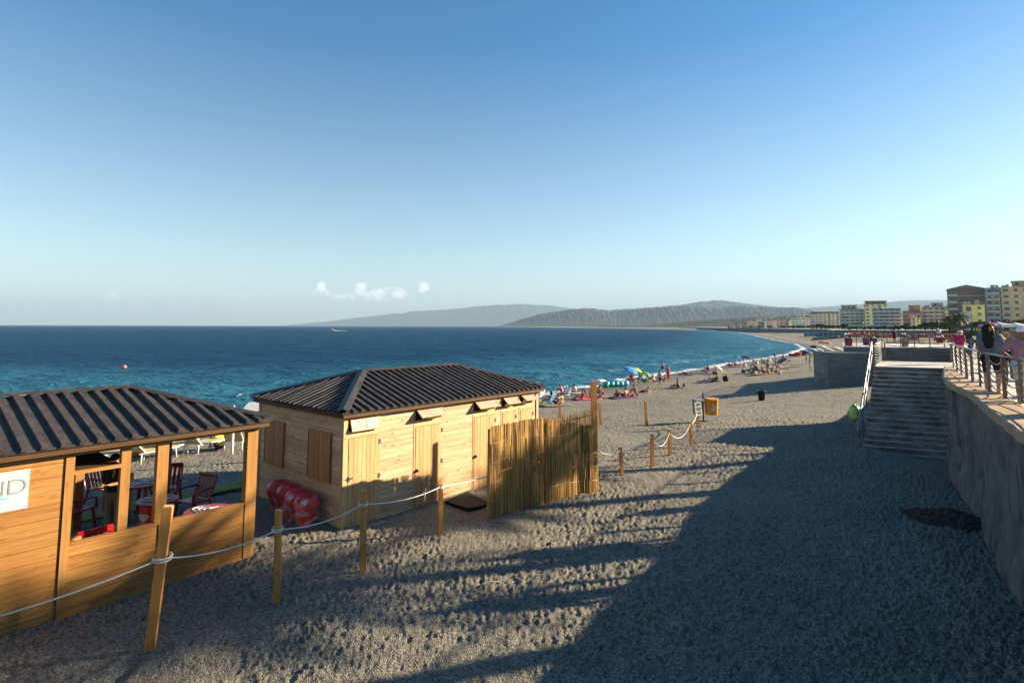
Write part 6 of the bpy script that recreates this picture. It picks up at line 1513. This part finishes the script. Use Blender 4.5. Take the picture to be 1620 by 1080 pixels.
for a in ((1172, 1184, 508.5, 860, 3, (.3, .25, .22), 'brownish low block at the far left end of the town', 'bays'),
          (1184, 1197, 506.5, 840, 4, (.5, .46, .4), 'beige block with a white upper floor, second from the left of the town', 'bands'),
          (1197.5, 1208, 509.5, 800, 3, (.33, .33, .33), 'grey low block just left of the narrow white tower', 'bays'),
          (1208.5, 1211, 507, 790, 4, (.7, .7, .68), 'narrow white tower between grey blocks', 'plain'),
          (1212, 1227, 505.5, 770, 5, (.36, .32, .29), 'grey brown block right of the narrow white tower', 'bands'),
          (1227.5, 1246, 503.5, 740, 5, (.5, .3, .22), 'pinkish orange block in the distant row', 'bays'),
          (1246.5, 1250.5, 506.5, 730, 4, (.66, .6, .36), 'slim pale yellow block beside the pinkish one', 'plain'),
          (1251, 1279, 504.5, 700, 5, (.55, .58, .53), 'long pale green block with a turquoise shop front', 'bays'),
          (1150, 1160, 513, 900, 2, (.45, .4, .36), 'tiny pale house at the far end of the bay, left of all the blocks', 'plain'),
          (1162, 1171, 511.5, 880, 2, (.4, .3, .26), 'tiny reddish house at the far end of the bay', 'plain'),
          (1189, 1206, 504, 930, 5, (.42, .4, .36), 'pale grey block rising behind the low ones at the far left', 'bays'),
          (1218, 1233, 502, 900, 5, (.5, .47, .42), 'cream block rising behind the pinkish orange one', 'bands'),
          (1253, 1266, 500.5, 820, 6, (.42, .36, .32), 'tan block rising behind the long pale green one', 'bays'),
          (1267, 1283, 502, 800, 5, (.52, .52, .5), 'whitish block left of the cream mansard block', 'bands'),
          (1352, 1369, 495, 560, 5, (.5, .42, .34), 'sandy block half hidden behind the grey white one', 'bays'),
          (1404, 1432, 497, 540, 4, (.46, .42, .36), 'low beige block in the gap right of the light blue one', 'bands'),
          (1281, 1327, 495, 560, 6, (.52, .45, .32), 'cream apartment block with a dark sloping roof', 'mansard', 16),
          (1328, 1366, 489, 480, 6, (.42, .41, .38), 'grey white apartment block with long balconies and a set back top', 'bands', 14, (.16, .13, .12), (.5, .49, .46), (.08, .72, 3.4, (.36, .34, .32))),
          (1367, 1404, 480.5, 460, 7, (.52, .5, .26), 'pale yellow green tower with a dark roof terrace', 'bays', 14, (.14, .11, .1), (.5, .5, .4), (.05, .95, 2.2, (.2, .14, .12))),
          (1379.5, 1424, 487.5, 425, 6, (.22, .33, .4), 'light blue apartment block in front of the yellow green tower', 'bands', 12, (.22, .2, .2), (.36, .42, .45)),
          (1428, 1457, 491.5, 400, 5, (.4, .17, .11), 'brick red apartment block with a stepped brown roof', 'bands', 12, (.2, .1, .07), (.42, .25, .19), (.35, .95, 3.6, (.42, .2, .13))),
          (1440, 1454.5, 502, 380, 4, (.6, .5, .2), 'small yellow house in front of the brick red block', 'plain'),
          (1458, 1495, 485.5, 400, 6, (.42, .4, .38), 'grey block with a reddish roof, right of the brick red one', 'bands', 13, (.26, .14, .11), (.5, .48, .46), (.45, .92, 2.6, (.26, .25, .3))),
          (1494, 1505, 487.5, 390, 6, (.55, .47, .2), 'yellow block squeezed behind the palms', 'bays'),
          (1500, 1560, 456, 300, 6, (.23, .16, .115), 'dark brown apartment block with white floor lines and a low gable', 'gable', 16, (.2, .18, .17), (.5, .5, .46)),
          (1523, 1557, 481.5, 268, 4, (.6, .52, .12), 'bright yellow and pale blue low block before the dark brown one', 'plain', 9, (.4, .36, .2)),
          (1560, 1583, 455, 285, 7, (.3, .33, .33), 'grey blue block with dark balconies beside the tan one', 'bands', 14, (.3, .3, .3), (.32, .35, .36)),
          (1583.5, 1650, 453, 278, 7, (.5, .38, .2), 'tall tan apartment block at the right edge of the photo', 'bays', 14, (.3, .27, .23), (.33, .37, .4), (.32, .9, 2.6, (.36, .24, .19)))):
    block(*a)
o = [q for q in bpy.data.objects if q.get('label', '').startswith('long pale green')][0]; MB().box(-2, 4.5, -.5, -.02, .2, 5).build('shop_front', P_('turquoise_paint', (.08, .42, .38), .5), o)
o = [q for q in bpy.data.objects if q.get('label', '').startswith('bright yellow and pale')][0]; MB().box(-5.1, -1.2, -.3, -.02, .0, 8.6).build('pale_blue_front', P_('pale_blue_stucco', (.4, .48, .52), .9), o)

# ---- trees: dense dark ones behind the sea wall, palms among them
def leaf_cloud(seed, n, rx, rz, size, lumps=8, zc=0.0):
    r_ = np.random.default_rng(seed); L = r_.normal(size=(lumps, 3)); L /= np.linalg.norm(L, axis=1)[:, None]; L *= r_.uniform(.3, .75, (lumps, 1)); rad = r_.uniform(.3, .6, lumps)
    k = r_.integers(0, lumps, n); d = r_.normal(size=(n, 3)); d /= np.linalg.norm(d, axis=1)[:, None]
    c = (L[k]+d*rad[k][:, None]*r_.uniform(.55, 1.08, (n, 1)))*np.array([rx, rx, rz])+np.array([0, 0, zc])
    a = r_.normal(size=(n, 3)); a /= np.linalg.norm(a, axis=1)[:, None]; b = np.cross(a, r_.normal(size=(n, 3))); b /= np.linalg.norm(b, axis=1)[:, None]
    s_ = size*r_.uniform(.6, 1.3, (n, 1)); V = np.stack([c+a*s_, c+b*s_*.6, c-a*s_, c-b*s_*.6], 1).reshape(-1, 3)
    return npmesh('crown', V, np.arange(n*4).reshape(-1, 4), False)
def tree_proto(seed, m):
    o = thing('broadleaf_tree', '', 'tree', (0, -60, 0)); link('crown', leaf_cloud(seed, 1500, 1.0, .62, .1, 9, 1.05), m, o)
    t = MB(); t.tube([(0, 0, -.1), (.03, 0, .4), (-.02, .03, .8)], [.09, .07, .05], 8)
    for a in range(4): t.tube([(0, 0, .5), (.22*math.cos(a*1.6), .22*math.sin(a*1.6), .85), (.45*math.cos(a*1.6+.2), .45*math.sin(a*1.6+.2), 1.1)], [.05, .035, .015], 6)
    t.build('trunk', M['bark'], o, True); return o
TP = [tree_proto(1, M['leaf']), tree_proto(2, M['leaf2']), tree_proto(3, M['leaf'])]; used = set()
def tree(px, yt, D, wpx, k, label, grp='trees along the seafront'):
    x = (px-CX)/FPX*D; zt = zfor(x, D, yt); h = zt-FLOOR; o = TP[k] if k not in used else copy_tree(TP[k]); used.add(k)
    w_ = wpx/FPX*D/2; o.location = (x, D, FLOOR-.1); o.scale = (w_, w_, h/1.68); o.rotation_euler = (0, 0, rnd.uniform(0, 6)); tag(o, label, 'tree', grp)
lb = ['dark rounded evergreen in the low row behind the sea wall', 'pale green bushy tree in the low row behind the sea wall', 'dense dark tree rising above the sea wall hedge']
for i, (x, yt, w_, k) in enumerate(((1342, 516.5, 13, 1), (1353, 514.5, 14, 0), (1364, 516, 12, 1), (1375, 514.5, 13, 1), (1386, 515, 14, 1), (1397, 513.5, 14, 0), (1408, 515.5, 13, 1), (1419, 513, 15, 0), (1430, 511.5, 17, 2), (1443, 514.5, 14, 0), (1453, 512.5, 13, 2), (1461, 508.5, 17, 2), (1472, 508, 17, 2), (1484, 507.5, 18, 2), (1494, 509, 14, 0))):
    tree(x, yt, 268, w_, k, lb[k])
for x, yt, w_ in ((1524, 509, 20), (1540, 507, 22), (1556, 506.5, 22), (1573, 505.5, 24), (1591, 505, 24), (1608, 504, 26), (1628, 503, 28)): tree(x, yt, 225, w_, 2 if int(x) % 2 else 0, ['long dark hedge tree below the tan block', 'tall dark hedge tree right of the palms'][int(x) % 2])
for i, (x, yt) in enumerate(((1186, 514.8), (1200, 515.2), (1216, 515), (1236, 514.5), (1252, 515), (1262, 514.2), (1270, 515), (1280, 514), (1290, 513), (1297, 511.2), (1306, 514), (1316, 514), (1326, 513.5), (1334, 512))):
    tree(x, yt, 420+ (1334-x)*1.8, 13, i % 3, 'far small dark tree at the foot of the distant blocks', 'far trees below the town')
def palm_mesh(seed, n, L_, droop, leaf_w, nl=18, e0=78, e1=100):
    r_ = random.Random(seed); m = MB()
    for i in range(n):
        a = 2.39996*i+r_.uniform(-.2, .2); e = R(e0)-R(e1)*(i/n)+r_.uniform(-.1, .1); ln = L_*r_.uniform(.85, 1.1); p = Vector((0, 0, 0)); pts = [p]; k = nl
        for j in range(k):
            ee = e-droop*(j/k)**1.3; p = p+Vector((math.cos(a)*math.cos(ee), math.sin(a)*math.cos(ee), math.sin(ee)))*(ln/k); pts.append(p)
        side = Vector((-math.sin(a), math.cos(a), 0))
        m.tube(pts[::3], [.03*(1-q/7) for q in range(len(pts[::3]))], 4, False)
        for j in range(2, k+1):
            t = (pts[j]-pts[j-1]).normalized(); w_ = ln*.24*math.sin(math.pi*min(1, (j/k)*.85+.12))
            for s_ in (-1, 1):
                tip = pts[j]+side*s_*w_+t*w_*.7+Vector((0, 0, -w_*.35)); wd = t*leaf_w
                m.add([pts[j]-wd, pts[j]+wd, tip], [(0, 1, 2)])
    return m.mesh('crown')
pc_far = palm_mesh(2, 34, 2.3, 1.7, .09, 12); pc_near = palm_mesh(5, 60, 1.9, .75, .045, 18, 62, 66)
def palm(x, y, h, crown, sc_, label, grp, base=FLOOR):
    o = thing('palm_tree', label, 'palm tree', (x, y, base), rnd.uniform(0, 6), grp)
    n = 12; MB().tube([(.12*math.sin(i*.5), .05*math.sin(i*.9), h*i/n) for i in range(n+1)], [.24-.06*i/n+.015*(i % 2) for i in range(n+1)], 10).build('trunk', M['bark'], o, True)
    c = link('crown', crown, M['palm'], o, (0, 0, h)); c.scale = (sc_,)*3
for px, yt, D in ((1499, 501, 190), (1506, 498, 195), (1512, 501, 200), (1517, 497, 190), (1522, 500, 196), (1510, 503, 182)):
    x = (px-CX)/FPX*D; palm(x, D, zfor(x, D, yt)-FLOOR-1.2, pc_far, 1.25, 'bushy palm in the cluster before the yellow block', 'palms by the seafront')
# palms standing on the promenade to the right of the picture: their trunks and crowns throw the long shadows
for c0, kk, h, s_ in ((13.5, 1.0, 5.0, .85), (10.3, 1.0, 5.15, 1.3), (7.5, 1.0, 5.4, 1.05), (16.2, 1.1, 5.7, .8), (4.6, 1.0, 5.4, 1.0)):
    k = (c0-10.116)/.662; x, y = 16.8+.58*k, 14.4+.81*k; x += .969*8*(kk-1)+.97*1.2; y += .247*8*(kk-1)+.247*1.2
    palm(x, y, h, pc_near, s_, 'promenade palm standing right of the picture, throwing its shadow across the sand', 'promenade palms outside the frame')

# ---- terrace with tents and a pergola behind the people at the railing
def gazebo(px, yt, ye, D, wpx, m, lb):
    p = atd(px, yt, D); w_ = wpx/FPX*D/2; he = zfor(p.x, D, ye)-FLOOR; hp = p.z-FLOOR; o = thing('gazebo', lb, 'gazebo', (p.x, D, FLOOR), .3); q = MB(); n = 8
    for k in range(4):
        a, b = [(w_*(1, 1, -1, -1)[j % 4], w_*(1, -1, -1, 1)[j % 4]) for j in (k, k+1)]
        q.add([(a[0], a[1], he), (b[0], b[1], he), (b[0]*.35, b[1]*.35, he+(hp-he)*.55), (a[0]*.35, a[1]*.35, he+(hp-he)*.55), (0, 0, hp), (a[0], a[1], he-.3), (b[0], b[1], he-.3)], [(0, 1, 2, 3), (3, 2, 4), (0, 5, 6, 1)])
    q.build('canopy', m, o)
    for sx in (-1, 1):
        for sy in (-1, 1): MB().tube([(sx*w_*.97, sy*w_*.97, 0), (sx*w_*.97, sy*w_*.97, he)], .05, 6).build('post', M['iron'], o, True)
tent = P_('grey_blue_canvas', (.2, .25, .32), .7)
gazebo(1577, 508.5, 513.5, 70, 34, tent, 'blue grey tent with a pointed canopy above the terrace, left of two'); gazebo(1604, 509.5, 514, 74, 30, P_('pale_grey_canvas', (.36, .38, .4), .7), 'pale grey tent above the terrace, right of two')
def pergola():
    D = 84; x0, x1 = (1500-CX)/FPX*D, (1640-CX)/FPX*D; zt = zfor(x0, D, 516)-FLOOR; o = thing('pergola', 'dark brown timber pergola with a flat roof behind the railing people', 'pergola', (x0, D, FLOOR)); L_ = x1-x0
    for i in range(9): MB().box(i*L_/8-.1, i*L_/8+.1, -.1, .1, 0, zt-.25).build('post', M['darkx'], o)
    MB().box(-.3, L_, -.5, 6, zt-.25, zt).build('roof', M['darkx'], o)
    MB().box(0, L_, 3.2, 3.4, 0, 1.1).build('back_screen', M['gbin'], o)
pergola()
parasol(1566, 510, 60, 9, 'red', 'bright red parasol over the terrace behind the long haired woman', .05, 0, True, FLOOR)
for px, yt, D in ((1483, 507, 240), (1364, 509, 250), (1231, 511, 500)):
    x = (px-CX)/FPX*D; h = zfor(x, D, yt)-FLOOR; o = thing('street_lamp', {1483: 'tall pale lamp post among the dark seafront trees', 1364: 'pale lamp post in front of the grey white block', 1231: 'far pale lamp post below the pinkish block'}[px], 'street lamp', (x, D, FLOOR))
    MB().tube([(0, 0, 0), (0, 0, h*.93), (-.4, 0, h), (-1.6, 0, h*1.01)], .1, 6).build('pole', M['galv'], o, True); MB().box(-2.3, -1.4, -.18, .18, h*1.0-.12, h*1.0+.12).build('lamp_head', M['galv'], o)

# ================================================================== AIR
hz = MB().box(-45000, 45000, -3000, 46000, -17, 1350).build('haze', None); tag(hz, 'pale sea haze filling the bay', None, None, 'stuff')
hm = bpy.data.materials.new('sea_haze'); hm.use_nodes = True; hm.node_tree.nodes.clear()
ho = hm.node_tree.nodes.new('ShaderNodeOutputMaterial'); hv = hm.node_tree.nodes.new('ShaderNodeVolumePrincipled')
hv.inputs['Color'].default_value = (.34, .49, .66, 1); hv.inputs['Density'].default_value = HAZE; hv.inputs['Anisotropy'].default_value = 0
hm.node_tree.links.new(hv.outputs[0], ho.inputs['Volume']); hz.data.materials.append(hm)

# a bleached stick on the sand
p = at(770, 926, .02); o = MB().tube([(-.16, -.1, .02), (-.05, -.02, .045), (.08, .06, .04), (.2, .11, .02)], [.006, .008, .007, .004], 7).build('driftwood', P_('bleached_wood', (.4, .36, .28), .8), None, True, p); tag(o, 'short bleached stick lying on the sand before the rope', 'driftwood')
